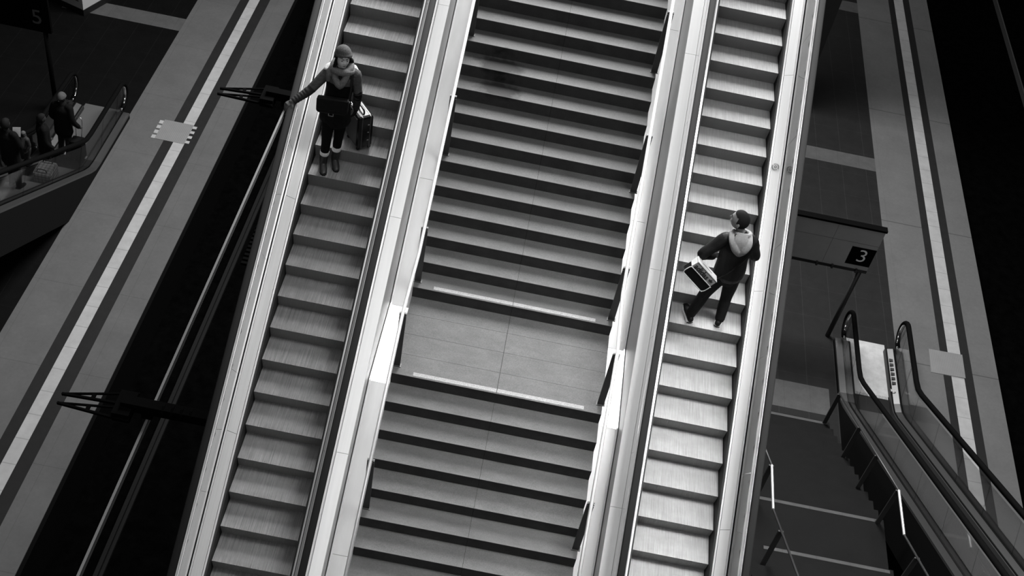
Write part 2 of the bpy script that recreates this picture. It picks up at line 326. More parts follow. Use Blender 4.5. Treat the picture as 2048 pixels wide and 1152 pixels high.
# crossing plates over the guide strips
cp = MB().box(-5.62, -4.94, 6.89, 7.60, GZ, GZ+0.008)
o = thing('tactile_plate', 'grey square plate with checked edges set across the left guide strip', 'floor plate', (-5.3, 7.25, GZ))
mesh_obj('plate', cp, 'plate_grey', o)
ck = MB()
for k in range(4): ck.box(-5.71, -5.62, 6.89+k*0.18, 6.89+k*0.18+0.12, GZ, GZ+0.008)
mesh_obj('check_edge', ck, 'strip_light', o, label='checked edge strip away from the track')
ck = MB()
for k in range(4): ck.box(-4.94, -4.85, 6.93+k*0.18, 6.93+k*0.18+0.09, GZ+0.003, GZ+0.009)
mesh_obj('check_edge', ck, 'strip_light', o, label='checked edge strip towards the track')
solo('tactile_plate', MB().quad([(12.06, 4.43, GZ+0.008), (12.82, 4.45, GZ+0.008), (12.84, 5.14, GZ+0.008), (12.09, 5.12, GZ+0.008)], 0.008), 'plate_grey', 'plain grey square plate set across the right guide strip', 'floor plate')
# rails, fasteners, conductor rails, brackets
for k, (x, lab) in enumerate(((-3.12, 'dark running rail nearer the left platform edge'), (-1.68, 'dark running rail nearer the left escalator'))):
    m = MB().prism([(x-0.036, -14, GZ-0.76), (x+0.036, -14, GZ-0.76), (x+0.036, -14, GZ-0.8), (x+0.01, -14, GZ-0.81), (x+0.01, -14, GZ-0.9), (x+0.07, -14, GZ-0.92), (x+0.07, -14, GZ-0.98), (x-0.07, -14, GZ-0.98), (x-0.07, -14, GZ-0.92), (x-0.01, -14, GZ-0.9), (x-0.01, -14, GZ-0.81), (x-0.036, -14, GZ-0.8)], (0, 38, 0))
    solo('rail', m, 'rail_steel', lab, 'rail')
proto = None
for i in range(14):
    y = 2.0+i*0.65
    if proto is None:
        proto = MB().box(-1.92, -1.77, y-0.09, y+0.09, GZ-0.98, GZ-0.92).box(-1.86, -1.79, y-0.05, y+0.05, GZ-0.92, GZ-0.86)
        proto = solo('rail_fastener', proto, 'pit_rib', 'small dark rail fastener block in the left track pit', 'rail fastener', 'rail fasteners along the left track'); y0 = y
    else:
        c = proto.copy(); COL.objects.link(c); c.location.y += y-y0
def conductor(x, y0, y1, z, label, m):
    t = thing('conductor_rail', label, 'overhead conductor rail', (x, (y0+y1)/2, z))
    mesh_obj('profile', MB().prism([(x-0.008, y0, z-0.08), (x+0.008, y0, z-0.08), (x+0.008, y0, z+0.03), (x+0.017, y0, z+0.05), (x-0.017, y0, z+0.05), (x-0.008, y0, z+0.03)], (0, y1-y0, 0)), m, t)
    return t
conductor(-1.565, -12, 8, -4.5, 'thin bright overhead conductor rail above the left track', 'conductor')
conductor(12.38, 4, 24, -4.5, 'faint dark overhead conductor rail beyond the right platform', 'rail_steel')
for by, lab in ((2.66, 'upper black lattice bracket reaching over the left platform edge'), (-4.30, 'lower black lattice bracket reaching over the left platform edge')):
    z = -4.32
    t = thing('conductor_bracket', lab, 'bracket', (-1.6, by, z))
    for dy, nm in ((0.10, 0), (-0.16, 1)):
        m = MB(); tip = V((-2.74, by+dy*0.6, z-0.10))
        a = V((-1.75, by+dy+0.13, z)); b = V((-1.75, by+dy-0.07, z-0.02))
        m.beam(tip, a, 0.022, 0.03); m.beam(tip, b, 0.03, 0.04)
        for f in (0.12, 0.42, 0.85): m.beam(tip.lerp(a, f), tip.lerp(b, f), 0.05, 0.03)
        mesh_obj('lattice_arm', m, 'black', t)
    mesh_obj('clamp', MB().box(-1.98, -1.75, by-0.2, by+0.2, z-0.10, z+0.06).box(-1.64, -1.50, by-0.06, by+0.06, z-0.128, z+0.05), 'black', t)
    mesh_obj('crossbeam', MB().box(-1.9, 0.3, by-0.07, by+0.07, z-0.02, z+0.14), 'black', t)
    ins = MB()
    for k in range(9): ins.disc((-1.42+k*0.06, by, z+0.06), 0.10 if k % 2 else 0.06, (1, 0, 0), 0.03, 14)
    mesh_obj('insulator', ins, 'black', t)
    mesh_obj('mast', MB().box(0.15, 0.4, by-0.12, by+0.12, GZ-0.98, z+0.14), 'black', t)
struct('wall_1', MB().box(7.6, 9.50, 13.0, 14.0, GZ, 2.0), 'pier', 'dark concrete pier rising from the right platform behind the escalator', 'pier')
# ------------------------------------------------------------------ escalators
TAN = math.tan(math.radians(30)); PY = 0.4*math.cos(math.radians(30)); RZ = 0.2
def step_mesh(width, tread_m, depth=0.40, updir=1, ribs=61):
    """nosing at origin, tread running to +y*updir, riser going down; real ribs on tread and riser"""
    pitch = width/ribs; xs = []
    for k in range(ribs):
        x = k*pitch; xs += [(x+0.001, 0), (x+pitch*0.55, 0), (x+pitch*0.62, 1), (x+pitch*0.98, 1)]
    me = bpy.data.meshes.new('step'); vs = []; fs = []; mi = []
    n = len(xs); g = 0.006; gt = 0.0018
    for x, d in xs: vs.append((x, (g*0.6*d)*updir, -gt*d))                   # nosing line
    for x, d in xs: vs.append((x, depth*updir, -gt*d))                      # back of tread
    for x, d in xs: vs.append((x, (0.012+g*d)*updir, -0.06))
    for x, d in xs: vs.append((x, (0.052+g*d)*updir, -0.235))                # foot of riser
    for i in range(n-1):
        q = (i, i+1, n+i+1, n+i); fs.append(q if updir > 0 else q[::-1]); mi.append(0)
        q = (2*n+i, 2*n+i+1, i+1, i); fs.append(q if updir > 0 else q[::-1]); mi.append(1)
        q = (3*n+i, 3*n+i+1, 2*n+i+1, 2*n+i); fs.append(q if updir > 0 else q[::-1]); mi.append(1)
    b = len(vs)
    vs += [(0, 0, -0.008), (0, depth*updir, -0.008), (0, depth*updir, -0.235), (0, 0.052*updir, -0.235),
           (width, 0, -0.008), (width, depth*updir, -0.008), (width, depth*updir, -0.235), (width, 0.052*updir, -0.235)]
    for q in ((b, b+1, b+2, b+3), (b+4, b+7, b+6, b+5), (b+1, b+5, b+6, b+2), (b+3, b+2, b+6, b+7)): fs.append(q); mi.append(1)
    me.from_pydata(vs, [], fs); me.materials.append(MATS[tread_m]); me.materials.append(MATS['riser_metal'])
    me.polygons.foreach_set('material_index', mi); me.update()
    return me
def rot_profile(cx, cy, rx_, ry_, n=16):
    out = []
    for k in range(n):
        t = 2*math.pi*k/n; c, s_ = math.cos(t), math.sin(t)
        out.append((cx+rx_*math.copysign(abs(c)**0.6, c), cy+ry_*math.copysign(abs(s_)**0.6, s_)))
    return out
def rect(x0, x1, h0, h1): return [(x0, h0), (x1, h0), (x1, h1), (x0, h1)]
def cut_path(path, ya, yb):
    """points of a (y, z) polyline between ya < yb (path sorted by y)"""
    def zat(y):
        for (y0, z0), (y1, z1) in zip(path, path[1:]):
            if y0 <= y <= y1: return z0+(z1-z0)*(y-y0)/(y1-y0)
    return [(ya, zat(ya))]+[p for p in path if ya < p[0] < yb]+[(yb, zat(yb))]
def escalator(root, x0, x1, path, steps, updir, joints, deck, deck_joints, tread_m, low=False, skirt_low=1.1, handrail_end=None, solid_to=None, outer_side=0):
    """x0..x1 = step edges, path = (y, z) of the nosing line sorted by y"""
    path = sorted(path); ya, yb = path[0][0], path[-1][0]
    me = step_mesh(x1-x0, tread_m, updir=updir)
    first = None; off = wloc(root)
    for (y, z) in steps:
        if first is None:
            first = bpy.data.objects.new('step', me); COL.objects.link(first); first.parent = root; ob = first
        else:
            ob = first.copy(); COL.objects.link(ob); ob.parent = root
        ob.location = V((x0, y, z+ZUP))-off
    H = 1.1 if not low else 0.94
    for sgn, xe in ((-1, x0), (1, x1)):
        X = lambda o: xe+sgn*o
        rc = lambda a, b, h0, h1: rect(X(a), X(b), h0, h1) if sgn > 0 else rect(X(b), X(a), h0, h1)
        mesh_obj('skirt', MB().sweep(rc(0.006, 0.03, -0.28, 0.10), path), 'black_gap', root)
        d = MB()
        dj = [ya]+sorted(j for j in deck_joints if ya < j < yb)+[yb]
        for a, b in zip(dj, dj[1:]): d.sweep([(X(0.055), 0.05), (X(0.055), 0.115), (X(0.17), 0.15), (X(0.17), 0.05)][::(-1 if sgn > 0 else 1)], cut_path(path, a+0.002, b-0.002))
        mesh_obj('inner_deck', d, deck, root)
        mesh_obj('deck_bead', MB().sweep(rc(0.028, 0.048, 0.05, 0.125), path).sweep(rc(0.172, 0.191, 0.05, 0.16), path), 'bead_steel' if not low else 'low_side', root)
        mesh_obj('shadow_joint', MB().sweep(rc(0.03, 0.34, -0.05, 0.05), path), 'black_gap', root)
        js = [ya]+sorted(j for j in joints if ya < j < yb)+[yb]
        HT = H-0.16
        for a, b in zip(js, js[1:]):                # joints are square to the slope, so each pane is a sheared quad
            sl = lambda y: -HT*0.5*updir if (not low or (y != js[0] and y != js[-1])) else 0.0
            za = cut_path(path, a, b)
            g = MB(); o0, o1 = X(0.2), X(0.212)
            def pane(xx):
                lo = [(xx, y, z+0.08) for y, z in za]
                aa = min(max(a+0.004+(0 if a == ya else sl(a)*0.87), ya), yb-0.01); bb = max(min(b-0.004+(0 if b == yb else sl(b)*0.87), yb), aa+0.02)
                hi = [(xx, y, z+HT) for y, z in cut_path(path, aa, bb)]
                return lo+hi[::-1]
            pa = pane(o0); n = len(pa); g.prism(pa, (o1-o0, 0, 0)); mesh_obj('glass_panel', g, 'glass' if not low else 'glass_dim', root)
        gp = handrail_end
        if not low:
            mesh_obj('handrail_guide', MB().sweep(rc(0.166, 0.268, H-0.20, H-0.155), path).sweep(rc(0.172, 0.255, H-0.155, H-0.05), path), 'bead_steel', root)
            mesh_obj('handrail', MB().sweep(rot_profile(X(0.22), H-0.03, 0.042, 0.034), path), 'rubber', root, True)
            if outer_side == sgn:
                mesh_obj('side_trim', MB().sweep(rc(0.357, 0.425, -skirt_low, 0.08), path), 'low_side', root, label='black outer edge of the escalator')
                c0 = None  # dark pieces imitating riser reflections in the glass, one per step
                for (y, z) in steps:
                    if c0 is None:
                        c0 = mesh_obj('riser_reflection', MB().box(*sorted((X(0.193), X(0.199))), y+0.07, y+0.18, z+H-0.285, z+H-0.205), 'dark_steel', root); yz0 = (y, z)
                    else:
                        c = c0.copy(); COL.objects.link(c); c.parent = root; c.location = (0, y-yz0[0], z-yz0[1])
        else:
            ye, r = handrail_end                      # loop round the newel at the far end
            top = [(y, z+H-0.03) for y, z in path if y < ye-r-0.05]
            zf = path[-1][1]
            loop = [(ye-r, zf+H-0.03)]+[(ye-r+r*math.sin(t), zf+H-0.03-0.31+0.31*math.cos(t)) for t in [math.pi*k/12 for k in range(1, 12)]]+[(ye-r-0.02, zf+H-0.65)]
            # round off kinks
            pts = [V((X(0.22), y, z)) for y, z in top+loop]
            mesh_obj('handrail', MB().loft(pts, [(0.052, 0.045)]*len(pts), side=(1, 0, 0), n=12, caps=False), 'low_rubber', root, True)
            pts2 = [V((X(0.21), p.y, p.z))+(V((0, 0, -0.055)) if i < len(top)+4 else V((0, -0.05, 0.01))) for i, p in enumerate(pts)]
            nt_ = len(top)
            mesh_obj('handrail_guide', MB().loft(pts2[:nt_+3], [(0.03, 0.012)]*(nt_+3), side=(1, 0, 0), n=8, caps=False), 'low_side', root, True)
            mesh_obj('newel_guide', MB().loft(pts2[nt_+3:], [(0.03, 0.012)]*(len(pts2)-nt_-3), side=(1, 0, 0), n=8, caps=False), 'chrome', root, True)
            fan = [(X(0.2), ye-r-0.02, zf+0.1), (X(0.2), ye-r-0.02, zf+H-0.1)]+[(X(0.2), ye-r+(r-0.05)*math.sin(t), zf+H-0.03-0.31+0.25*math.cos(t)) for t in [math.pi*k/10 for k in range(1, 10)]]
            mesh_obj('newel_glass', MB().prism(fan, (0.01, 0, 0)), 'glass_dim', root)
        d = MB()
        for a, b in zip(dj, dj[1:]): d.sweep(rc(0.214, 0.355, 0.10, 0.15), cut_path(path, a+0.002, b-0.002))
        mesh_obj('outer_deck', d, 'outer_steel' if not low else deck, root)
        if solid_to is None:
            mesh_obj('side_cladding', MB().sweep(rc(0.335, 0.352, -skirt_low, 0.10), path), 'side_steel' if not low else 'low_side', root)
        else:
            m = MB(); xx = X(0.34); pl = [(xx, y, z+0.1) for y, z in path]+[(xx, yb, solid_to), (xx, ya, solid_to)]
            m.prism(pl, (sgn*0.012, 0, 0)); mesh_obj('side_cladding', m, 'dark_steel', root)
    mesh_obj('truss', MB().sweep(rect(x0-0.32, x1+0.32, -skirt_low, -0.45), path), 'black', root)
SW = 0.915
t = thing('escalator', 'left escalator with treads coloured for dim light carrying the woman with a suitcase', 'escalator', (0.45, -3.0, -3.0))
LP = [(y, y*TAN) for y in (-9.6, 3.6)]
escalator(t, 0.0, SW, LP, [(-PY*i, -RZ*i) for i in range(-9, 28)], 1, [0.15, -1.076, -2.300, -3.530, -4.753, -5.973, -7.19, 1.37, 2.6], 'deck_steel_dim', [-0.255, -2.81, -5.37, 2.3, -7.9], 'tread_metal_dim', outer_side=-1)
esc_left = t
t = thing('escalator', 'right escalator with bright treads carrying the man with a shoulder bag', 'escalator', (5.2, -3.0, -3.0))
RP0 = 0.9028
escalator(t, 5.666-SW, 5.666, LP, [(-PY*i+RP0, -RZ*i+RP0*TAN) for i in range(-7, 31)], 1, [0.143, -1.098, -2.324, -3.542, -4.766, -5.98, -7.2, 1.37, 2.6], 'deck_steel', [-0.24, -2.81, -5.37, 2.3, -7.9], 'tread_metal_lit', outer_side=1)
esc_right = t
def on_deck(x, y): return V((x, y, y*TAN+0.135))
nrm = V((0, -0.5, 0.866)); e = MB(); c0 = V((5.762, -1.367, -1.367*TAN+0.128))+nrm*0.006
nrm = V((-0.30, -0.48, 0.82)).normalized(); c0 = V((5.772, -1.367, -1.367*TAN+0.115+0.062*0.34/1.0))+nrm*0.004
e.disc(c0, 0.018, nrm, 0.002, 20, 0.009)
ea = nrm.orthogonal().normalized(); eb = nrm.cross(ea)
for k in range(22):
    a = 2*math.pi*k/22
    if k in (5, 16): continue
    p = c0+ea*(0.041*math.cos(a))+eb*(0.041*math.sin(a)); rad = ea*math.cos(a)+eb*math.sin(a)
    e.obox(p, rad*0.008, nrm.cross(rad)*0.0035, nrm*0.001)
mesh_obj('emblem', e, 'plate_grey', esc_right, label='small round printed emblem on the inner deck')
# ------------------------------------------------------------------ main staircase between the escalators
SA, SB, SY, SZ, LD = 0.30, 0.1813, 0.652, -0.295, 1.328
XL, XM, XR = 1.535, 2.838, 4.145
def s_nose(i): return SY-SA*i if i <= 12 else SY-SA*12-LD-SA*(i-13)
def s_z(i): return SZ-SB*i
for nm_ in ('granite', 'granite_riser'):
    stain(nm_, [((2.05-2.84, -0.12+3.6, -0.76+3.0), (0.36, 0.20, 0.22)), ((2.1-2.84, -0.42+3.6, -0.95+3.0), (0.34, 0.20, 0.16))], 0.25)
stair = thing('staircase', 'broad grey stone staircase with a landing between the two escalators', 'staircase', (2.84, -3.6, -3.0))
for i in range(-9, 26):
    y, z = s_nose(i), s_z(i); back = s_nose(i-1)+0.03
    if i == 13: continue
    m = MB(); r = MB()
    for a, b in ((XL, XM-0.0014), (XM+0.0014, XR)):
        m.box(a, b, y, back, z-0.012, z)
        r.box(a, b, y+0.003, y+0.035, z-SB, z-0.012)
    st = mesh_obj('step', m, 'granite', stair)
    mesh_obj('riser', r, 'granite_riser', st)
y, z = s_nose(13), s_z(13); m = MB()
rows = 4; yb = s_nose(12)+0.03; d = (yb-y)/rows
for k in range(rows):
    for a, b in ((XL, XM-0.003), (XM+0.003, XR)): m.box(a, b, y+k*d+(0.003 if k else 0), y+(k+1)*d, z-0.012, z)
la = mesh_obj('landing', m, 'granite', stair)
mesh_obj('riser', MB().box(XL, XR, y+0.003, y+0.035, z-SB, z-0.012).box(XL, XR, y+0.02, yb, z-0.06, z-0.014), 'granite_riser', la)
for i in (12, 13):
    y, z = s_nose(i), s_z(i)
    mesh_obj('nosing_strip', MB().box(1.80, XM-0.004, y+0.018, y+0.075, z-0.001, z+0.003).box(XM+0.004, 3.92, y+0.018, y+0.075, z-0.001, z+0.003), 'tactile_light', stair, label='pale speckled warning strip on a landing edge')
# sheet metal flanks beside the step ends; they follow the flights and run level at the landing
ST = SB/SA
fl = [(s_nose(26), s_z(26)-0.2), (s_nose(13)-0.02, s_z(13)-0.2), (s_nose(12)-0.05, s_z(13)-0.17), (s_nose(-9), s_z(-9)-0.2)]
segs = [(-7.9, -6.1), (-6.1, s_nose(13)-0.02), (s_nose(13)-0.02, s_nose(12)-0.05), (s_nose(12)-0.05, -1.5), (-1.5, 0.9), (0.9, 3.2)]
for xa, xb in ((1.275, 1.72), (3.96, 4.392)):
    m = MB()
    for a, b in segs: m.sweep(rect(xa, xb, -0.03, 0), cut_path(fl, a+0.002, b-0.002))
    mesh_obj('flank_plate', m, 'stair_flank', stair)
for xa, s_ in ((1.29, 1), (4.38, -1)):
    mesh_obj('flank_bead', MB().sweep(rect(xa-0.009, xa+0.009, 0, 0.03), cut_path(fl, -7.9, 3.2)), 'bead_steel', stair)
def stair_rail(x, posts, label, lean):
    t = thing('handrail', label, 'handrail', (x, -3.6, -3.0))
    hz = 0.97; zl = s_z(13)+0.99
    yk0 = s_nose(12)-0.20; yk1 = s_nose(13)+0.10
    pl = lambda y: s_z(12)+ST*(y-s_nose(12))+hz
    pl2 = lambda y: s_z(13)+ST*(y-s_nose(13))+hz
    pts = [(x, -7.8, pl2(-7.8)), (x, yk1-0.02, pl2(yk1-0.02)), (x, yk1+0.02, zl), (x, yk0-0.02, zl), (x, yk0+0.03, pl(yk0+0.03)), (x, 2.6, pl(2.6))]
    pts[1] = (x, yk1, pl2(yk1)); pts = [pts[0], (x, yk1, zl), (x, yk0, zl), pts[5]]
    pts[0] = (x, -7.8, zl+ST*(-7.8-yk1)); pts[3] = (x, 2.6, zl+ST*(2.6-yk0))
    mesh_obj('rail', MB().loft(pts, [0.0215]*4, side=(1, 0, 0), n=14, caps=False), 'tube_steel', t, True)
    for (py, i) in posts:
        b = V((x, py, s_z(i))); top = 0.96 if i != 13 else 0.93
        zr = (zl+ST*(py-yk0) if py > yk0 else (zl if py > yk1 else zl+ST*(py-yk1)))
        p = mesh_obj('post', MB().box(x-0.042, x+0.042, py-0.012, py+0.012, s_z(i), zr-0.05).box(x-0.055, x+0.055, py-0.03, py+0.03, s_z(i), s_z(i)+0.008), 'post_steel', t)
        bl = MB()
        for dx in (-0.036, 0.036):
            for dz in (0.0, 0.03): bl.ball((x+dx, py-0.014, zr-0.06-dz), 0.007, nu=8, nv=6)
        mesh_obj('bolt', bl, 'chrome', p)
        mesh_obj('saddle', MB().box(x-0.006, x+0.006, py-0.02, py+0.02, zr-0.06, zr-0.015), 'dark_steel', p)
stair_rail(1.575, [(s_nose(-3)+0.14, -3), (s_nose(2)+0.14, 2), (s_nose(7)+0.14, 7), (s_nose(12)+0.12, 12), (s_nose(13)+0.14, 13), (s_nose(18)+0.14, 18), (s_nose(23)+0.14, 23)], 'bright tubular handrail on the left side of the middle staircase', 0)
stair_rail(4.12, [(s_nose(-3)+0.14, -3), (s_nose(2)+0.14, 2), (s_nose(7)+0.14, 7), (s_nose(12)+0.12, 12), (s_nose(13)+0.16, 13), (s_nose(18)+0.14, 18), (s_nose(23)+0.14, 23)], 'bright tubular handrail on the right side of the middle staircase', 0)
mesh_obj('stringer', MB().sweep(rect(XL+0.2, XR-0.2, -0.75, -0.42), [(s_nose(25), s_z(25)), (s_nose(13), s_z(13)), (s_nose(12), s_z(13)), (s_nose(-9), s_z(-9))]), 'black', stair)
# ------------------------------------------------------------------ platform escalators and platform stairs
def low_esc(label, x0, x1, yk, yn, ylow, joints, plate):
    t = thing('escalator', label, 'escalator', ((x0+x1)/2, yk, GZ))
    path = [(yn, GZ), (yk+0.25, GZ), (yk, GZ+0.03), (yk-0.25, GZ+0.145)]+[(ylow, GZ+TAN*(yk-ylow))]
    steps = [(yk-0.02-PY*i, GZ+RZ*(i+0.15)) for i in range(0, int((yk-ylow)/PY)-1)]
    steps = [(yk+0.32, GZ-0.004), (yk+0.0, GZ+0.02)]+[(yk-PY*i-0.1, GZ+0.06+RZ*i) for i in range(1, int((yk-ylow)/PY)-1)]
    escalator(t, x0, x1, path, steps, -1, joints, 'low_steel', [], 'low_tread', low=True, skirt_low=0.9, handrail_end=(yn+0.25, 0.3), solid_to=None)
    mesh_obj('landing_plate', MB().box(x0-0.05, x1+0.05, yk+0.5, yn+0.2, GZ, GZ+0.012), plate, t, label='smooth metal plate at the foot of the escalator')
    cb = MB()
    for k in range(24): cb.box(x0+(x1-x0)*k/24, x0+(x1-x0)*(k+0.6)/24, yk+0.42, yk+0.5, GZ, GZ+0.014)
    mesh_obj('comb', cb, 'bead_steel', t)
    return t
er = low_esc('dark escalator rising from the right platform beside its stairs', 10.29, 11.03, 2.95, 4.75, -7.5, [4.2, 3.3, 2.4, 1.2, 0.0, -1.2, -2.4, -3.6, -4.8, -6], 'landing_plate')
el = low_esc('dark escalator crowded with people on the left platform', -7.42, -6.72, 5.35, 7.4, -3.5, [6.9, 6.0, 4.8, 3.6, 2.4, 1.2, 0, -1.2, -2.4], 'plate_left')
text_mesh('panel_number', '2', 0.14, (10.81+0.27, 3.52, GZ+0.165), (0, -1, 0), (1, 0, 0), 'bead_steel', er, 0.003, 0.004)
bt = MB()
for k in range(6): bt.box(11.03+0.06, 11.03+0.14, 3.72+k*0.13, 3.72+k*0.13+0.07, GZ+0.14, GZ+0.15)
mesh_obj('inspection_plate', bt, 'dark_steel', er, label='dark key and label plates on the inner deck')
# right platform stairs
lst = thing('staircase', 'dark staircase with pale edge strips rising from the right platform', 'staircase', (8.4, 0.5, GZ))
la_, lb_ = 0.31, 0.17
X0, X1 = 7.2, 9.66
def l_nose(i): return 2.3-la_*i if i <= 12 else -2.5-la_*(i-13)
for i in range(0, 24):
    y, z = l_nose(i), GZ+lb_*(i+1); back = l_nose(i+1)-0.03
    s1 = mesh_obj('step', MB().box(X0, X1, back, y, z-0.05, z), 'stair_dark', lst)
    mesh_obj('riser', MB().box(X0, X1, y-0.05, y-0.015, z-lb_, z-0.05), 'granite_riser', s1)
for y, z, in ((2.3, GZ+lb_), (l_nose(12), GZ+lb_*13), (l_nose(13), GZ+lb_*14)):
    mesh_obj('nosing_strip', MB().box(X0+0.35, X1-0.06, y-0.075, y-0.015, z, z+0.004), 'cross_light', lst, label='pale warning strip on a stair edge')
mesh_obj('stringer', MB().sweep(rect(X0+0.1, X1-0.08, -0.55, -0.22), [(l_nose(23), GZ+lb_*24), (l_nose(13), GZ+lb_*14), (l_nose(12), GZ+lb_*13), (2.3, GZ+lb_)]), 'black', lst)
def low_rail(x, label):
    t = thing('handrail', label, 'handrail', (x, 0, GZ))
    sl = lb_/la_; zl = GZ+lb_*13+0.95; ya, yb = -1.52, -2.36
    e0 = (x, 2.32, zl+sl*(ya-2.32))
    r1 = mesh_obj('rail', MB().loft([e0, (x, ya, zl)], [0.018, 0.018], side=(1, 0, 0), n=10, caps=False), 'post_steel', t, True)
    mesh_obj('rail', MB().loft([(x, ya, zl), (x, yb, zl)], [0.022, 0.022], side=(1, 0, 0), n=10), 'bead_steel', t, True, label='level bright stretch of the rail')
    mesh_obj('rail', MB().loft([(x, yb, zl), (x, -6.0, zl+sl*(yb+6.0))], [0.018, 0.018], side=(1, 0, 0), n=10, caps=False), 'post_steel', t, True)
    for py in (2.26, 0.8, -0.3, -1.5, -3.0, -4.5):
        zb = GZ+lb_*13 if -2.5 < py < -1.42 else (GZ+lb_*(int((2.3-py)/la_)+1) if py > -1.42 else GZ+lb_*(int((-2.5-py)/la_)+14))
        zt = zl+sl*(ya-py) if py > ya else (zl if py > yb else zl+sl*(yb-py))
        zt = min(zt, zl-sl*(py-ya)) if py > ya else zt
        mesh_obj('post', MB().box(x-0.04, x+0.04, py-0.012, py+0.012, zb, zt-0.01), 'post_steel', t)
low_rail(9.55, 'dark handrail on the right side of the right platform stairs')
low_rail(7.47, 'handrail with one bright level piece beside the right escalator')
# ------------------------------------------------------------------ signs and kiosk
t = thing('platform_sign', 'grey platform board with a white three on a black square', 'sign', (9.82, 4.9, GZ))
mesh_obj('board', MB().box(6.3, 9.94, 4.86, 4.94, -7.44, -6.36), 'sign_grey', t)
mesh_obj('top_cap', MB().box(6.28, 9.96, 4.83, 4.97, -6.36, -6.31), 'black', t)
b = MB().box(6.3, 9.94, 4.84, 4.96, -7.50, -7.44)
mesh_obj('bottom_rail', b, 'sign_dark', t)
for x in (8.9, 9.22, 9.72): mesh_obj('bracket', MB().box(x-0.02, x+0.02, 4.80, 4.86, -7.50, -7.42), 'dark_steel', t)
mesh_obj('number_field', MB().box(9.44, 9.94, 4.853, 4.87, -7.33, -6.86), 'black', t)
text_mesh('numeral', '3', 0.46, (9.71, 4.85, -7.085), (1, 0, 0), (0, 0, 1), 'sign_white', t, 0.004, -0.004)
b = MB().box(9.0, 9.004, 4.855, 4.87, -7.44, -6.36).box(6.3, 9.94, 4.856, 4.87, -6.76, -6.755)
mesh_obj('panel_seam', b, 'plate_grey', t)
for x in (9.82, 6.8): mesh_obj('pole', MB().loft([(x, 4.9, GZ), (x, 4.9, -7.5)], [0.05, 0.05], n=14, caps=False), 'dark_steel', t, True)
t = thing('platform_sign', 'black platform board with a dim five on the left platform', 'sign', (-8.3, 7.2, GZ))
mesh_obj('board', MB().box(-11.5, -7.85, 7.19, 7.26, -7.42, -6.5), 'black', t)
text_mesh('numeral', '5', 0.5, (-8.127, 7.187, -7.07), (1, 0, 0), (0, 0, 1), 'sign_five', t, 0.004, 0.0)
for x in (-8.0, -11.2): mesh_obj('pole', MB().loft([(x, 7.23, GZ), (x, 7.23, -7.42)], [0.05, 0.05], n=12, caps=False), 'black', t, True)
t = thing('information_kiosk', 'pale angular information column on a dark base at the top left', 'kiosk', (-8.9, 11.5, GZ))
A, B, C = V((-9.75, 11.22, GZ)), V((-8.763, 10.87, GZ)), V((-8.40, 11.75, GZ))
D = A+(C-B)
mesh_obj('base', MB().prism([A, B, C, D], (0, 0, 0.17)), 'sign_dark', t)
ctr = (A+C)/2; ins = [ctr+(p-ctr)*0.97+V((0, 0, 0.17)) for p in (A, B, C, D)]
mesh_obj('column', MB().prism(ins, (0, 0, 2.3)), 'kiosk_panel', t)
ab = (ins[1]-ins[0]); nn = V((ab.y, -ab.x, 0)).normalized()
tx = MB(); hl = ab.normalized()
for r_, (a, bnd) in enumerate(((0.25, 0.90), (0.28, 0.86))):
    s0 = a
    while s0 < bnd:
        wd = random.uniform(0.02, 0.06); p = ins[0]+ab*s0+nn*0.004+V((0, 0, 0.30-r_*0.09)); tx.obox(p+ab*wd/2, ab*wd/2*0.8, nn*0.002, V((0, 0, 0.018 if r_ == 0 else 0.012))); s0 += wd
mesh_obj('print_line', tx, 'print_dark', t, label='lines of small print low on the column')
# ---- people start
# ------------------------------------------------------------------ people
MB.soft = True
def head_fn(d):
    r, f, u = d
    x, y, z = 0.073*r, 0.092*f, 0.117*u
    if u < 0: x *= 1-0.34*u*u; y *= (1-0.10*u*u if f > 0 else 1-0.35*u*u)
    if f < 0: y *= 1.06
    if f > 0.5: y *= 1-0.05*(1-abs(r))
    g = lambda r0, u0, sr, su: math.exp(-((r-r0)/sr)**2-((u-u0)/su)**2) if f > 0 else 0
    y += 0.028*g(0, -0.20, 0.12, 0.17)+0.010*g(0, 0.02, 0.09, 0.16)
    y -= 0.010*(g(0.36, 0.06, 0.2, 0.12)+g(-0.36, 0.06, 0.2, 0.12))
    y += 0.004*(g(0.3, 0.24, 0.25, 0.1)+g(-0.3, 0.24, 0.25, 0.1))
    y += 0.007*g(0, -0.50, 0.24, 0.07)-0.004*g(0, -0.60, 0.25, 0.05)+0.010*g(0, -0.82, 0.25, 0.14)
    x += 0.004*(g(0.62, -0.12, 0.2, 0.2)-g(-0.62, -0.12, 0.2, 0.2))
    return x, y, z
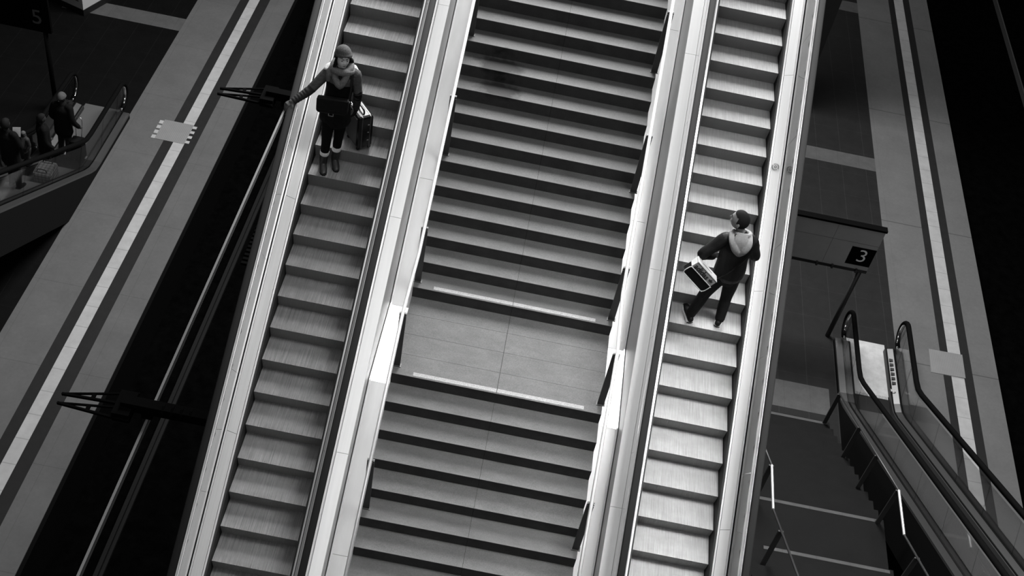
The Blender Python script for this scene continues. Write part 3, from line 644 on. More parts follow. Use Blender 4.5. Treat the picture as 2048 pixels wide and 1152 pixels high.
class Head:
    def __init__(s, c, F, U=(0, 0, 1), k=1.0):
        s.c = V(c); s.F = V(F).normalized(); U = V(U); s.U = (U-s.F*U.dot(s.F)).normalized(); s.R = s.F.cross(s.U); s.k = k
    def at(s, r, f, u): return s.c+(s.R*r+s.F*f+s.U*u)*s.k
    def surf(s, d, off=0.0):
        d = V(d).normalized(); x, y, z = head_fn(tuple(d)); return s.at(x+d.x*off, y+d.y*off, z+d.z*off)
    def shell(s, mb, off, keep=None, nu=48, nv=32, thick=None):
        P = []; base = len(mb.v)
        for j in range(nv+1):
            t = math.pi*j/nv
            for i in range(nu):
                a = 2*math.pi*i/nu; P.append((math.sin(t)*math.cos(a), math.sin(t)*math.sin(a), math.cos(t)))
        vs = [s.surf(p if abs(p[2]) < .9999 else (0, 0, p[2]), off(p) if callable(off) else off) for p in P]; fs = []
        for j in range(nv):
            for i in range(nu):
                q = (j*nu+i, (j+1)*nu+i, (j+1)*nu+(i+1) % nu, j*nu+(i+1) % nu)
                if keep is None or all(keep(P[k]) for k in q): fs.append(q)
        if thick:                                        # closed shell: inner wall follows the skull
            n = len(vs); vs += [s.surf(p if abs(p[2]) < .9999 else (0, 0, p[2]), thick) for p in P]
            cnt = {}
            for q in fs:
                for a, b in zip(q, q[1:]+q[:1]): cnt[(a, b)] = 1
            ex = [(b, a, a+n, b+n) for (a, b) in cnt if (b, a) not in cnt]
            fs = fs+[tuple(x+n for x in q[::-1]) for q in fs]+ex
        return mb.add(vs, fs)
def hand(mb, w, D, N, T, curl=0.35, k=1.0, spread=0.06, fat=0.0):
    """w wrist, D along the palm, N out of the palm side, T towards the thumb"""
    w, D = V(w), V(D).normalized(); T = V(T); T = (T-D*T.dot(D)).normalized(); N0 = V(N); Nn = D.cross(T).normalized()
    if Nn.dot(N0) < 0: Nn = -Nn
    kn = w+D*0.088*k
    mb.loft([w-D*0.02, w+D*0.03*k, kn], [(0.026+fat, 0.020+fat), (0.036+fat, 0.017+fat), (0.040+fat, 0.013+fat)], side=T, n=12)
    for j, (o, L) in enumerate(((0.030, 0.074), (0.010, 0.083), (-0.010, 0.078), (-0.029, 0.060))):
        p = kn+T*o*k-D*0.006; d = (D+T*(o/0.03*spread)).normalized(); pts = [p]; c = curl*(0.9+0.12*j)
        for seg in (0.45, 0.32, 0.23):
            d = (d*math.cos(c)+Nn*math.sin(c)).normalized(); p = p+d*L*seg*k; pts.append(p)
        mb.loft(pts, [0.0092+fat, 0.0088+fat, 0.008+fat, 0.007+fat], n=9)
    p = w+D*0.03*k+T*0.028*k; d = (D*0.62+T*0.75+Nn*0.25).normalized(); pts = [p-T*0.012]
    for L, a in ((0.036, 0.0), (0.030, 0.45), (0.024, 0.45)):
        d = (d*math.cos(a)+(D*0.7+Nn*0.7).normalized()*math.sin(a)).normalized(); p = p+d*L*k; pts.append(p)
    mb.loft(pts, [0.013+fat, 0.0115+fat, 0.010+fat, 0.008+fat], n=9)
def lerp(a, b, t): return V(a).lerp(V(b), t)
def body_mesh(J, H, handspec, k=1.0):
    m = MB(); sd = (V(J['shL'])-V(J['shR'])).normalized(); hp = (V(J['hipL'])+V(J['hipR']))/2; nk = V(J['neck'])
    ch = (V(J['shL'])+V(J['shR']))/2
    m.loft([hp-V((0, 0, .08)), hp+V((0, 0, .04)), lerp(hp, ch, .45), lerp(hp, ch, .8), ch+V((0, 0, .0)), nk-V((0, 0, .03))],
           [(.13*k, .085*k), (.145*k, .095*k), (.12*k, .08*k), (.145*k, .095*k), (.15*k, .075*k), (.06, .055)], side=sd, n=16)
    m.loft([nk-V((0, 0, .05)), nk, H.at(0, -.015, -.05)], [.058, .052, .054], n=12)
    for s in 'LR':
        m.loft([lerp(J['sh'+s], ch, .3), J['sh'+s], lerp(J['sh'+s], J['el'+s], .5), J['el'+s], lerp(J['el'+s], J['wr'+s], .4), J['wr'+s]], [.05, .052, .045, .037, .036, .025], n=12)
        m.loft([lerp(J['hip'+s], hp, .2), J['hip'+s], lerp(J['hip'+s], J['kn'+s], .5), J['kn'+s], lerp(J['kn'+s], J['an'+s], .35), J['an'+s]], [.075, .078, .066, .05, .047, .034], n=12)
        d = V(J['toe'+s])-V(J['an'+s]); m.loft([V(J['an'+s]), lerp(J['an'+s], J['toe'+s], .35)-V((0, 0, .015)), lerp(J['an'+s], J['toe'+s], .7)], [.032, .026, .018], n=10)
        if handspec.get(s): hand(m, *handspec[s])
    H.shell(m, 0.0)
    for sg in (-1, 1): m.ball(H.at(sg*.076, -.014, -.014), .010, .019, .032, axes=(H.R, H.F, H.U), nu=10, nv=8)
    return m
def face_parts(root, H, body):
    for sg in (-1, 1):
        e = MB(); p = H.surf((sg*.36, .90, .05), -.0015); e.ball(p, .0135, .006, .0075, axes=(H.R, H.F, H.U), nu=12, nv=8); mesh_obj('eye', e, 'eye', body, True)
        e = MB(); pts = [H.surf((sg*a, .88, b), .002) for a, b in ((.14, .25), (.33, .275), (.52, .245))]; e.loft(pts, [.0035, .004, .0025], n=6); mesh_obj('eyebrow', e, 'hair_dark', body, True)
    e = MB(); pts = [H.surf((a, .88, b), .001) for a, b in ((-.2, -.50), (-.08, -.475), (0, -.485), (.08, -.475), (.2, -.50))]; e.loft(pts, [.003, .0055, .0055, .0055, .003], n=8); mesh_obj('lips', e, 'lip', body, True)
def shoe(mb, an, toe, zf, hgt=0.05, wid=0.045):
    a, t = V(an), V(toe); d = (t-a); d.z = 0; L = d.length; d.normalize(); heel = V((a.x, a.y, zf))-d*0.055; tip = V((t.x, t.y, zf))+d*0.02
    mb.loft([heel+V((0, 0, .045)), lerp(heel, tip, .3)+V((0, 0, .05)), lerp(heel, tip, .65)+V((0, 0, .036)), tip-d*.015+V((0, 0, .026))], [(wid*.85, .044), (wid*.98, .052), (wid*1.1, .042), (wid*.85, .028)], side=d.cross(V((0, 0, 1))), n=14)
    return heel, tip, d
def sole(mb, heel, tip, d, th=0.028, wid=0.05):
    sdv = d.cross(V((0, 0, 1))); L = (tip-heel).length; pl = []
    prof = [(-.02, .0), (0.0, .72), (.12, .9), (.3, .8), (.55, .95), (.75, 1.05), (.92, .85), (1.03, .35)]
    for t, w_ in prof: pl.append(heel+d*(L*t)+sdv*wid*w_*.95)
    for t, w_ in prof[::-1]: pl.append(heel+d*(L*t)-sdv*wid*w_*.95)
    pl = [V((p.x, p.y, heel.z)) for p in pl]
    mb.prism(pl[::-1], (0, 0, th))
# ---- the woman coming down on the left escalator
J = dict(neck=(.292, -2.125, .05), shR=(.125, -2.12, -.02), shL=(.452, -2.10, .02), elR=(-.055, -2.27, -.235), wrR=(-.205, -2.42, -.315), elL=(.50, -2.11, -.275), wrL=(.478, -2.06, -.505),
         hipR=(.175, -2.18, -.56), hipL=(.325, -2.14, -.56), knR=(.172, -2.25, -.98), knL=(.302, -2.15, -.94), anR=(.145, -2.235, -1.30), anL=(.268, -2.12, -1.30), toeR=(.185, -2.375, -1.37), toeL=(.322, -2.265, -1.37))
w_root = thing('person', 'woman in knitted hat and scarf holding the left handrail and a suitcase', 'person', (.23, -2.2, -1.4))
Hw = Head((.300, -2.16, .235), (.46, -.88, .10), (0.02, 0.12, 1), 1.0)
rail_d = V((0, -.866, -.5))
hR = (V(J['wrR']), V((-.62, -.55, -.25)), V((0.1, 0.2, -1)), V((.5, -.8, -.1)), 0.5)
hL = (V(J['wrL']), V((-.02, .03, -1)), V((-1, 0, 0)), V((0, -1, 0)), 0.75)
bw = fused('body', body_mesh(J, Hw, {'R': hR, 'L': hL}, .92), 'skin', w_root, 0.006, 2)
face_parts(w_root, Hw, bw)
sdw = (V(J['shL'])-V(J['shR'])).normalized(); hp = (V(J['hipL'])+V(J['hipR']))/2; ch = (V(J['shL'])+V(J['shR']))/2; nk = V(J['neck'])
m = MB(); m.loft([hp-V((0, 0, .10)), hp+V((0, 0, .04)), lerp(hp, ch, .45), lerp(hp, ch, .78), ch-V((0, 0, .02)), nk-V((0, 0, .02))], [(.195, .135), (.185, .13), (.158, .112), (.172, .122), (.165, .10), (.085, .08)], side=sdw, n=20)
for s in 'LR': m.loft([lerp(J['el'+s], J['sh'+s], .35), J['el'+s], lerp(J['el'+s], J['wr'+s], .5), J['wr'+s]], [.058, .052, .048, .042], n=14)
jk = fused('jacket', m, 'coat_black', w_root, 0.007, 3)
m = MB(); m.loft([lerp(hp, ch, .80), lerp(hp, ch, .92), ch+V((0, 0, .01)), nk-V((0, 0, .01))], [(.184, .132), (.190, .132), (.184, .116), (.10, .095)], side=sdw, n=20, caps=False)
for s in 'LR': m.loft([lerp(J['sh'+s], ch, .35), V(J['sh'+s])-V((0, 0, .01)), lerp(J['sh'+s], J['el'+s], .45), lerp(J['sh'+s], J['el'+s], .85)], [.066, .069, .062, .057], n=14)
fused('yoke', m, 'coat_grey', w_root, 0.007, 3, 'grey quilted yoke and upper sleeves')
for s in 'LR':
    m = MB(); ts = [i/12 for i in range(13)]
    m.loft([lerp(lerp(J['el'+s], J['sh'+s], .12*(1-min(1, t*4))), J['wr'+s], t*.98) for t in ts], [(.059-.012*t)-(.006 if i % 2 else 0) for i, t in enumerate(ts)], n=16)
    fused('sleeve', m, 'sleeve', w_root, .006, 1, 'quilted lower sleeve')
m = MB(); m.loft([V((.105, -2.15, .035)), V((.12, -2.10, .05)), V((.16, -2.05, .065))], [(.035, .018), (.04, .022), (.03, .02)], side=(1, 0, .2), n=10); fused('fleece_collar', m, 'fleece', w_root, 0.006, 2, 'white fleece on the right shoulder')
m = MB(); m.loft([V((.455, -2.14, .045)), V((.455, -2.09, .06)), V((.42, -2.03, .07))], [(.022, .016), (.028, .02), (.022, .018)], side=(1, 0, -.2), n=10); fused('fleece_collar', m, 'fleece', w_root, 0.006, 2, 'white fleece on the left shoulder')
m = MB()                                                     # scarf: two loose turns and a hanging loop
for rr, zz, tl, th in ((.098, .085, .03, .042), (.108, .035, -.035, .045)):
    ring = [nk+V((rr*math.cos(a)*1.05, rr*math.sin(a)*1.0-.012, zz-.02+tl*math.sin(a))) for a in [2*math.pi*k/20 for k in range(21)]]; m.loft(ring, [th]*21, n=10, caps=False)
m.loft([nk+V((-.075, -.075, .045)), nk+V((-.05, -.13, -.04)), nk+V((.01, -.155, -.115)), nk+V((.06, -.135, -.05)), nk+V((.085, -.08, .04))], [.038, .042, .045, .042, .038], n=10)
m.loft([nk+V((-.10, -.05, .06)), nk+V((-.135, -.09, -.01)), nk+V((-.14, -.10, -.10))], [.038, .042, .03], n=10)
fused('scarf', m, 'knit_scarf', w_root, 0.007, 2)
m = MB(); m.loft([nk+V((0, -.155, -.125)), nk+V((.02, -.15, -.165))], [(.03, .012), (.018, .008)], n=8); fused('scarf_fringe', m, 'knit_scarf', w_root, .005, 1)
m = MB(); Hw.shell(m, lambda p: .022+.034*max(0, p[2])+(.007 if p[2] < .50+.1*p[1] else 0), keep=lambda p: p[2] > .24+.16*p[1], thick=.001)
fused('knit_hat', m, 'knit_hat', w_root, 0.006, 2)
m = MB(); m.loft([Hw.at(-.066, -.005, .05), Hw.at(-.084, -.02, -.01), Hw.at(-.115, -.04, -.06), Hw.at(-.135, -.03, -.10)], [.02, .03, .036, .018], n=10); m.loft([Hw.at(.066, .0, .05), Hw.at(.080, .0, -.03), Hw.at(.09, -.01, -.11)], [.018, .022, .02], n=10)
m.loft([Hw.at(-.06, -.06, .0), Hw.at(0, -.10, -.02), Hw.at(.06, -.06, .0)], [.03, .035, .03], n=10)
fused('hair', m, 'hair_dark', w_root, 0.006, 2)
m = MB(); m.loft([hp-V((0, 0, .04)), hp-V((0, 0, .13))], [(.165, .115), (.15, .105)], side=sdw, n=16)
for s in 'LR': m.loft([J['hip'+s], lerp(J['hip'+s], J['kn'+s], .5), J['kn'+s], lerp(J['kn'+s], J['an'+s], .35), lerp(J['kn'+s], J['an'+s], .8)], [.092, .078, .060, .058, .046], n=14)
fused('leggings', m, 'leggings', w_root, 0.007, 3)
for s in 'RL':
    m = MB(); a = V(J['an'+s]); kx = V(J['kn'+s]); m.loft([lerp(a, kx, .34), lerp(a, kx, .46), lerp(a, kx, .56)], [.056, .061, .058], n=14, caps=False)
    fused('sock', m, 'sock', w_root, .005, 1)
    m = MB(); heel, tip, d = shoe(m, J['an'+s], J['toe'+s], -1.4); m.loft([a-V((0, 0, .03)), lerp(a, kx, .15), lerp(a, kx, .36)], [.05, .052, .06], n=14)
    b = fused('boot', m, 'boot', w_root, .006, 2)
    m = MB(); sole(m, heel, tip, d, .02, .046); mesh_obj('sole', m, 'black', b)
m = MB(); hand(m, *hR, fat=.0045); m.loft([lerp(J['elR'], J['wrR'], .88), V(J['wrR'])+V((-.02, -.02, -.01))], [.040, .038], n=12); fused('glove', m, 'glove', w_root, .005, 1, 'grey knitted glove on the handrail')
m = MB(); hand(m, *hL, fat=.0045); m.loft([lerp(J['elL'], J['wrL'], .9), V(J['wrL'])+V((0, 0, -.03))], [.040, .036], n=12); fused('glove', m, 'coat_black', w_root, .005, 1, 'black glove gripping the suitcase')
m = MB().box(.195, .265, -2.352, -2.345, -.475, -.405); mesh_obj('belt_buckle', MB().obox((.228, -2.33, -.44), (.028, 0, 0), (0, .004, 0), (0, .0, .004)).obox((.228, -2.33, -.50), (.028, 0, 0), (0, .004, 0), (0, 0, .004)).obox((.2, -2.33, -.47), (.004, 0, 0), (0, .004, 0), (0, 0, .03)).obox((.256, -2.33, -.47), (.004, 0, 0), (0, .004, 0), (0, 0, .03)), 'buckle', jk)
# satchel
t = thing('satchel', 'soft black satchel hanging across the front of the woman', 'bag', (.245, -2.33, -.46))
sb_ = mesh_obj('pouch', MB().prism([(.055, -2.30, -.235), (.44, -2.30, -.205), (.432, -2.30, -.40), (.405, -2.30, -.425), (.085, -2.30, -.455), (.05, -2.30, -.43)], (0, -.075, 0)), 'leather', t, bevel=.018)
mesh_obj('flap', MB().prism([(.058, -2.376, -.232), (.438, -2.376, -.203), (.43, -2.376, -.345), (.40, -2.376, -.365), (.09, -2.376, -.39), (.056, -2.376, -.37)], (0, -.012, 0)), 'leather', t, bevel=.006)
m = MB(); pts = [V((.432, -2.31, -.23)), V((.44, -2.265, -.13)), V((.435, -2.215, -.02)), V((.415, -2.15, .075)), V((.38, -2.06, .085)), V((.34, -2.0, .0))]; m.loft(pts, [(.016, .005)]*6, side=(1, .3, 0), n=8); mesh_obj('strap', m, 'leather', t, True)
m = MB().disc((.436, -2.345, -.235), .016, (0, -1, 0), .006, 14, .010); mesh_obj('ring', m, 'buckle', t)
# suitcase
t = thing('suitcase', 'dark upright suitcase with bright rim held beside the woman', 'suitcase', (.47, -1.9, -1.2))
P0 = V((.526, -2.066, -1.2)); a_ = V((.785, .62, 0)).normalized(); b_ = V((-.8, .6, 0)).normalized(); b_ = (b_-a_*b_.dot(a_)).normalized()
cen = P0+a_*.11+b_*.17+V((0, 0, .285)); m = MB().obox(cen, a_*.105, b_*.17, V((0, 0, .245))); sh = mesh_obj('shell', m, 'case_dark', t, bevel=.035)
m = MB()
for sg in (-1, 1): m.obox(cen+a_*sg*.055, a_*.006, b_*.173, V((0, 0, .248)))
mesh_obj('rim', m, 'case_rim', t, bevel=.003)
m = MB(); m.obox(cen-a_*.108, a_*.004, b_*.13, V((0, 0, .20))); mesh_obj('side_panel', m, 'case_side', t, bevel=.01)
m = MB()
for i in (-1, 1):
    for j in (-1, 1): m = MB().disc(cen+a_*(.075*i)+b_*(.13*j)+V((0, 0, -.260))-b_*.01, .024, b_, .02, 14); mesh_obj('wheel', m, 'rubber', t)
m = MB(); hc = cen+V((0, 0, .245)); m.loft([hc-b_*.09, hc-b_*.075+V((0, 0, .035)), hc+b_*.02+V((0, 0, .045)), hc+b_*.09], [.011, .012, .012, .011], n=10); mesh_obj('handle', m, 'case_dark', t, True)
m = MB()
for k in (-.6, 0, .6): m.obox(cen-b_*.172+V((0, 0, .2*k))+a_*.03, a_*.012, b_*.004, V((0, 0, .006)))
mesh_obj('catch', m, 'case_trim', t)
# ---- the man going up on the right escalator
ZF = -1.879
J = dict(neck=(5.255, -3.06, -.43), shL=(5.085, -3.09, -.525), shR=(5.40, -3.07, -.50), elL=(4.875, -3.18, -.745), wrL=(5.04, -2.99, -.91), elR=(5.50, -3.06, -.72), wrR=(5.42, -2.84, -.82),
         hipL=(5.20, -3.09, -1.05), hipR=(5.345, -3.06, -1.05), knL=(5.095, -3.08, -1.44), knR=(5.368, -3.03, -1.47), anL=(5.0, -3.14, -1.80), anR=(5.372, -3.115, -1.80), toeL=(4.955, -2.95, -1.85), toeR=(5.425, -2.935, -1.85))
m_root = thing('person', 'man in dark jacket with pale hood looking left on the right escalator', 'person', (5.2, -3.06, ZF))
Hm = Head((5.178, -3.05, -.235), (-.90, .34, .10), (0.05, -.05, 1), 1.15)
hmL = (V(J['wrL']), V((.6, .75, -.3)), V((.5, -.3, 0)), V((0, .2, 1)), .6); hmR = (V(J['wrR']), V((-.7, .5, .1)), V((0, -1, 0)), V((0, 0, 1)), .6)
bm_ = fused('body', body_mesh(J, Hm, {'L': hmL, 'R': hmR}), 'skin_man', m_root, 0.006, 2)
face_parts(m_root, Hm, bm_)
sdm = (V(J['shR'])-V(J['shL'])).normalized(); hp = (V(J['hipL'])+V(J['hipR']))/2; ch = (V(J['shL'])+V(J['shR']))/2; nk = V(J['neck'])
m = MB(); m.loft([hp+V((0, 0, .0)), hp+V((0, 0, .10)), lerp(hp, ch, .5), lerp(hp, ch, .82), ch-V((0, 0, .0)), nk-V((0, 0, .01))], [(.19, .14), (.19, .14), (.178, .128), (.195, .135), (.175, .105), (.085, .08)], side=sdm, n=20)
for s in 'LR': m.loft([lerp(J['sh'+s], ch, .35), J['sh'+s], lerp(J['sh'+s], J['el'+s], .5), J['el'+s], lerp(J['el'+s], J['wr'+s], .5), J['wr'+s]], [.075, .082, .072, .064, .056, .048], n=16)
jm = fused('jacket', m, 'jacket', m_root, .007, 3)
m = MB(); m.loft([lerp(J['wrL'], J['elL'], .1), V(J['wrL'])+V((.0, .0, 0))], [.05, .049], n=12, caps=False)
m = MB()                                                     # hood lying on his back, over the jacket collar
def hp_(x, y, z): return V((x, y, z))
m.loft([hp_(5.125, -3.10, -.395), hp_(5.15, -3.20, -.44), hp_(5.215, -3.235, -.535), hp_(5.27, -3.225, -.62)], [(.030, .02), (.042, .026), (.046, .028), (.022, .014)], side=(1, 0, 0), n=12)
m.loft([hp_(5.345, -3.10, -.39), hp_(5.345, -3.20, -.44), hp_(5.315, -3.235, -.53), hp_(5.275, -3.225, -.62)], [(.032, .022), (.044, .028), (.042, .028), (.022, .014)], side=(1, 0, 0), n=12)
m.loft([hp_(5.24, -3.16, -.37), hp_(5.245, -3.205, -.43), hp_(5.265, -3.22, -.53), hp_(5.272, -3.215, -.60)], [(.075, .016), (.085, .02), (.06, .02), (.02, .012)], side=(1, 0, 0), n=14)
ring = [nk+V((.098*math.cos(a), .082*math.sin(a), .03-.03*math.sin(a))) for a in [2*math.pi*k/18 for k in range(19)]]; m.loft(ring, [.026]*19, n=8, caps=False)
fused('hood', m, 'hood', m_root, .005, 14, 'pale grey hood lying on his back')
m = MB(); Hm.shell(m, .0055, keep=lambda p: (p[2] > .50+.12*max(0, p[1])) or (p[1] < .22 and p[2] > -.02) or (p[1] < -.15 and p[2] > -.55), thick=-.002); fused('hair', m, 'hair_dark', m_root, .004, 1)
m = MB(); m.loft([hp+V((0, 0, .05)), hp-V((0, 0, .08))], [(.165, .12), (.155, .115)], side=sdm, n=16)
for s in 'LR': m.loft([lerp(J['hip'+s], hp, .1), lerp(J['hip'+s], J['kn'+s], .5), J['kn'+s], lerp(J['kn'+s], J['an'+s], .4), V(J['an'+s])+V((0, 0, .02))], [.105, .092, .074, .070, .062], n=14)
fused('jeans', m, 'jeans', m_root, .007, 3)
for s in 'LR':
    m = MB(); heel, tip, d = shoe(m, J['an'+s], J['toe'+s], ZF+.012); sh_ = fused('shoe', m, 'shoe', m_root, .005, 2)
    m = MB(); sole(m, heel-V((0, 0, .012)), tip-V((0, 0, .012)), d, .042, .052); mesh_obj('sole', m, 'sole', sh_, label='white rubber sole')
    st_ = MB(); m2 = V((heel.x, heel.y, ZF+.016)); st_.loft([m2-d*.012+d.cross(V((0, 0, 1)))*.037, m2-d*.024, m2-d*.012-d.cross(V((0, 0, 1)))*.037], [.004, .004, .004], n=6); mesh_obj('sole_stripe', st_, 'black', sh_)
# shoulder bag
t = thing('shoulder_bag', 'white and black sports shoulder bag hanging behind the man', 'bag', (4.95, -3.3, -1.1))
bt1, bt2, ft1, ft2 = V((4.945, -3.22, -.845)), V((5.165, -3.23, -1.01)), V((4.826, -3.34, -.743)), V((5.105, -3.36, -.979))
bb1, bb2, bo1, bo2 = V((4.794, -3.36, -.813)), V((5.066, -3.38, -1.055)), V((4.758, -3.36, -.891)), V((5.03, -3.38, -1.124))
across = (ft2-ft1).normalized(); down = (bo1-ft1); down = (down-across*down.dot(across)).normalized(); out = across.cross(down)
if out.y > 0: out = -out
A0 = ft1; Wd = (ft2-ft1).length; hb = .085; hp2 = .125
def bagpt(a, d_, o): return A0+across*(a*Wd)+down*d_+out*o
m = MB().prism([bagpt(0, 0, 0), bagpt(1, 0, 0), bagpt(1, hb+hp2, 0), bagpt(0, hb+hp2, 0)], -out*.115)
mesh_obj('pouch', m, 'bag_black', t, bevel=.02)
m = MB().prism([bagpt(-.01, -.004, .006), bagpt(1.01, -.004, .006), bagpt(1.01, -.004, -.12), bagpt(-.01, -.004, -.12)], -down*.012); mesh_obj('lid', m, 'bag_light', t, bevel=.005, label='white top with a zip')
m = MB().prism([bagpt(0, 0, .002), bagpt(1, 0, .002), bagpt(1, hb, .008), bagpt(0, hb, .008)], -out*.012); band = mesh_obj('band', m, 'bag_mid', t, label='grey band with printed name')
rim_ = [(.0, hb), (-.02, hb+.015), (-.03, hb+.03), (-.03, hb+hp2-.045), (-.015, hb+hp2-.02), (.02, hb+hp2-.005), (.07, hb+hp2), (.93, hb+hp2), (.98, hb+hp2-.005), (1.015, hb+hp2-.02), (1.03, hb+hp2-.045), (1.03, hb+.03), (1.02, hb+.015), (1, hb), (.5, hb), (.0, hb)]; m = MB().loft([bagpt(a_2, d_2, .012) for a_2, d_2 in rim_], [.0055]*len(rim_), n=8, caps=False); mesh_obj('piping', m, 'bag_light', t, True, 'white piping round the front pocket')
m = MB().prism([bagpt(.0, hb+.004, .0), bagpt(1, hb+.004, .0), bagpt(1.02, hb+.03, 0), bagpt(1.02, hb+hp2-.045, 0), bagpt(1.0, hb+hp2-.02, 0), bagpt(.93, hb+hp2, 0), bagpt(.07, hb+hp2, 0), bagpt(.0, hb+hp2-.02, 0), bagpt(-.02, hb+hp2-.045, 0), bagpt(-.02, hb+.03, 0)], out*.010); mesh_obj('front_pocket', m, 'bag_black', t)
m = MB().prism([bagpt(-.004, 0, .004), bagpt(-.004, hb, .006), bagpt(-.004, hb, -.10), bagpt(-.004, 0, -.11)], -across*.004); mesh_obj('side_panel', m, 'bag_light', t)
m = MB().prism([bagpt(.22, -.017, -.055), bagpt(.72, -.017, -.055), bagpt(.72, -.017, -.060), bagpt(.22, -.017, -.060)], -down*.002); mesh_obj('zip', m, 'print_dark', t)
text_mesh('print', 'adidas', .098, bagpt(.37, hb*.50, .0115), across, -down, 'print_dark', band, .002, .0032)
tf = MB(); tc_ = bagpt(.83, hb*.58, .0115); ux, uy = across, -down
for ang, L in ((90, .042), (38, .040), (142, .040)):
    e = ux*math.cos(math.radians(ang))+uy*math.sin(math.radians(ang)); f_ = out.cross(e)
    for lo, hi in ((.0, .30), (.36, .52), (.58, 1.0)):
        pl = []
        def wdt(s): return .0145*math.sin(math.pi*min(1, max(0, s))**.8)
        ss = [max(.02, lo)+(min(.98, hi)-max(.02, lo))*i/6 for i in range(7)]
        pl = [tc_+e*(L*s)+f_*wdt(s) for s in ss]+[tc_+e*(L*s)-f_*wdt(s) for s in ss[::-1]]
        if hi > .5 or ang == 90 or True: tf.prism(pl, out*.0015)
mesh_obj('emblem', tf, 'print_dark', band)
m = MB(); pts = [bagpt(1.0, .0, -.05), V((5.28, -3.235, -.82)), V((5.37, -3.215, -.62)), V((5.40, -3.16, -.445)), V((5.37, -3.05, -.415)), V((5.28, -2.94, -.55))]; m.loft(pts, [(.019, .004)]*6, side=(.7, .2, .7), n=8); mesh_obj('strap', m, 'bag_black', t, True)
# ---- the dim group on the left platform escalator
def folk(label, foot, face, h, top='folk_dark', legs='folk_dark', hat=None, armL=None, armR=None, lean=(0, 0), group=None):
    f = V(foot); F = V(face).normalized(); R = F.cross(V((0, 0, 1))); k = h/1.75; U = V((0, 0, 1))
    ln = lambda z: V((lean[0]*z, lean[1]*z, 0))
    P = lambda r, ff, z: f+R*(r*k)+F*(ff*k)+U*(z*k)+ln(z*k)
    Jf = dict(neck=P(0, 0, 1.46), shL=P(-.17, 0, 1.40), shR=P(.17, 0, 1.40), hipL=P(-.085, 0, .88), hipR=P(.085, 0, .88), knL=P(-.09, .05, .48), knR=P(.10, .0, .48), anL=P(-.09, .0, .08), anR=P(.11, -.05, .08), toeL=P(-.10, .15, .03), toeR=P(.13, .10, .03))
    for s, arm, sg in (('L', armL, -1), ('R', armR, 1)):
        e, w_ = arm or ((sg*.24, -.02, 1.12), (sg*.22, .12, .90)); Jf['el'+s] = P(*e); Jf['wr'+s] = P(*w_)
    t = thing('person', label, 'person', foot, group)
    H = Head(P(0, .02, 1.62), F+V((0, 0, .05)), U, k)
    hs = {s: (Jf['wr'+s], (Jf['wr'+s]-Jf['el'+s]), F, R*(-1 if s == 'R' else 1), .5, k) for s in 'LR'}
    fused('body', body_mesh(Jf, H, hs, k), 'folk_skin', t, .012, 1)
    hpv = (Jf['hipL']+Jf['hipR'])/2; cv = (Jf['shL']+Jf['shR'])/2
    m = MB(); m.loft([hpv-U*.16*k, hpv+U*.05, lerp(hpv, cv, .5), lerp(hpv, cv, .85), cv, Jf['neck']-U*.01], [(.21*k, .16*k), (.20*k, .15*k), (.19*k, .145*k), (.205*k, .145*k), (.18*k, .11*k), (.08*k, .08*k)], side=R, n=16)
    for s in 'LR': m.loft([lerp(Jf['sh'+s], cv, .35), Jf['sh'+s], Jf['el'+s], Jf['wr'+s]], [.075*k, .08*k, .065*k, .05*k], n=12)
    fused('coat', m, top, t, .012, 2)
    m = MB()
    for s in 'LR': m.loft([Jf['hip'+s]+U*.02, lerp(Jf['hip'+s], Jf['kn'+s], .5), Jf['kn'+s], Jf['an'+s]], [.10*k, .09*k, .075*k, .06*k], n=12)
    fused('trousers', m, legs, t, .012, 2)
    for s in 'LR':
        m = MB(); shoe(m, Jf['an'+s], Jf['toe'+s], f.z); fused('shoe', m, 'folk_dark', t, .01, 1)
    m = MB()
    if hat: H.shell(m, .026, keep=lambda p: p[2] > .10, thick=-.012, nu=24, nv=16); fused('hat', m, hat, t, .008, 2)
    else: H.shell(m, .022, keep=lambda p: p[2] > .40 or (p[1] < .25 and p[2] > -.55), thick=-.012, nu=24, nv=16); fused('hair', m, 'hair_dark', t, .008, 2)
    return t, Jf
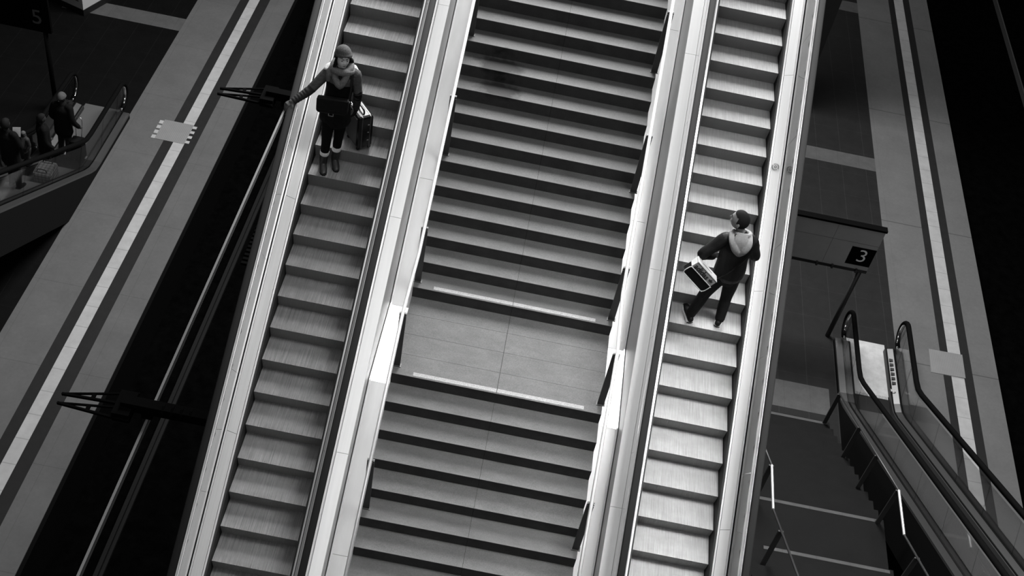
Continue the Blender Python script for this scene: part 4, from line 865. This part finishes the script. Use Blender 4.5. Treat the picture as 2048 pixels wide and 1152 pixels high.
folk('person in dark coat and light cap holding a wheeled case handle', (-7.2, 5.72, GZ+.02), (.1, 1, 0), 1.72, legs='folk_jeans', hat='folk_light', armR=((.25, -.05, 1.12), (.30, .10, .86)), lean=(.06, 0))
folk('person in long dark coat looking sideways behind the light cap', (-7.12, 4.75, GZ+.36), (.8, .6, 0), 1.55)
folk('person in dark clothes carrying a child up the left platform escalator', (-7.1, 3.32, GZ+1.2), (.2, 1, 0), 1.66, armR=((.25, .02, 1.12), (.16, .24, 1.12)), armL=((-.25, .02, 1.12), (-.10, .26, 1.02)))
t, Jc = folk('small child in pale quilted coat and cap carried on an arm', (-6.93, 3.62, -7.93), (-.6, -1, 0), .82, top='folk_light', legs='folk_dark', hat='folk_light')
solo('paper_sheet', MB().obox((-6.98, 3.47, -7.03), (.07, .02, 0), (0, .03, .09), (.002, -.004, .002)), 'paper', 'white sheet of paper held up beside the carried child', 'paper')
t = thing('wheeled_case', 'black wheeled case standing at the foot of the left platform escalator', 'suitcase', (-6.88, 5.72, GZ))
mesh_obj('shell', MB().box(-7.02, -6.76, 5.62, 5.86, GZ+.05, GZ+.55), 'folk_dark', t, bevel=.03)
mesh_obj('handle', MB().tube([(-6.95, 5.84, GZ+.55), (-6.95, 5.95, GZ+.93), (-6.83, 5.95, GZ+.93), (-6.83, 5.84, GZ+.55)], .009, 8), 'buckle', t, True, 'pale telescopic handle')
for x in (-6.98, -6.80): mesh_obj('wheel', MB().disc((x, 5.66, GZ+.035), .032, (1, 0, 0), .025, 14), 'rubber', t)
t = thing('plaid_bag', 'pale chequered carry bag standing on the left platform escalator', 'bag', (-6.95, 4.25, -8.95))
m = MB().box(-7.14, -6.76, 4.05, 4.50, -8.92, -8.56); pb = mesh_obj('body', m, 'plaid', t, bevel=.06)
for yy in (4.12, 4.43): mesh_obj('handle', MB().tube([(-7.05, yy, -8.57), (-7.02, yy, -8.50), (-6.88, yy, -8.50), (-6.85, yy, -8.57)], .012, 8), 'folk_dark', t, True)
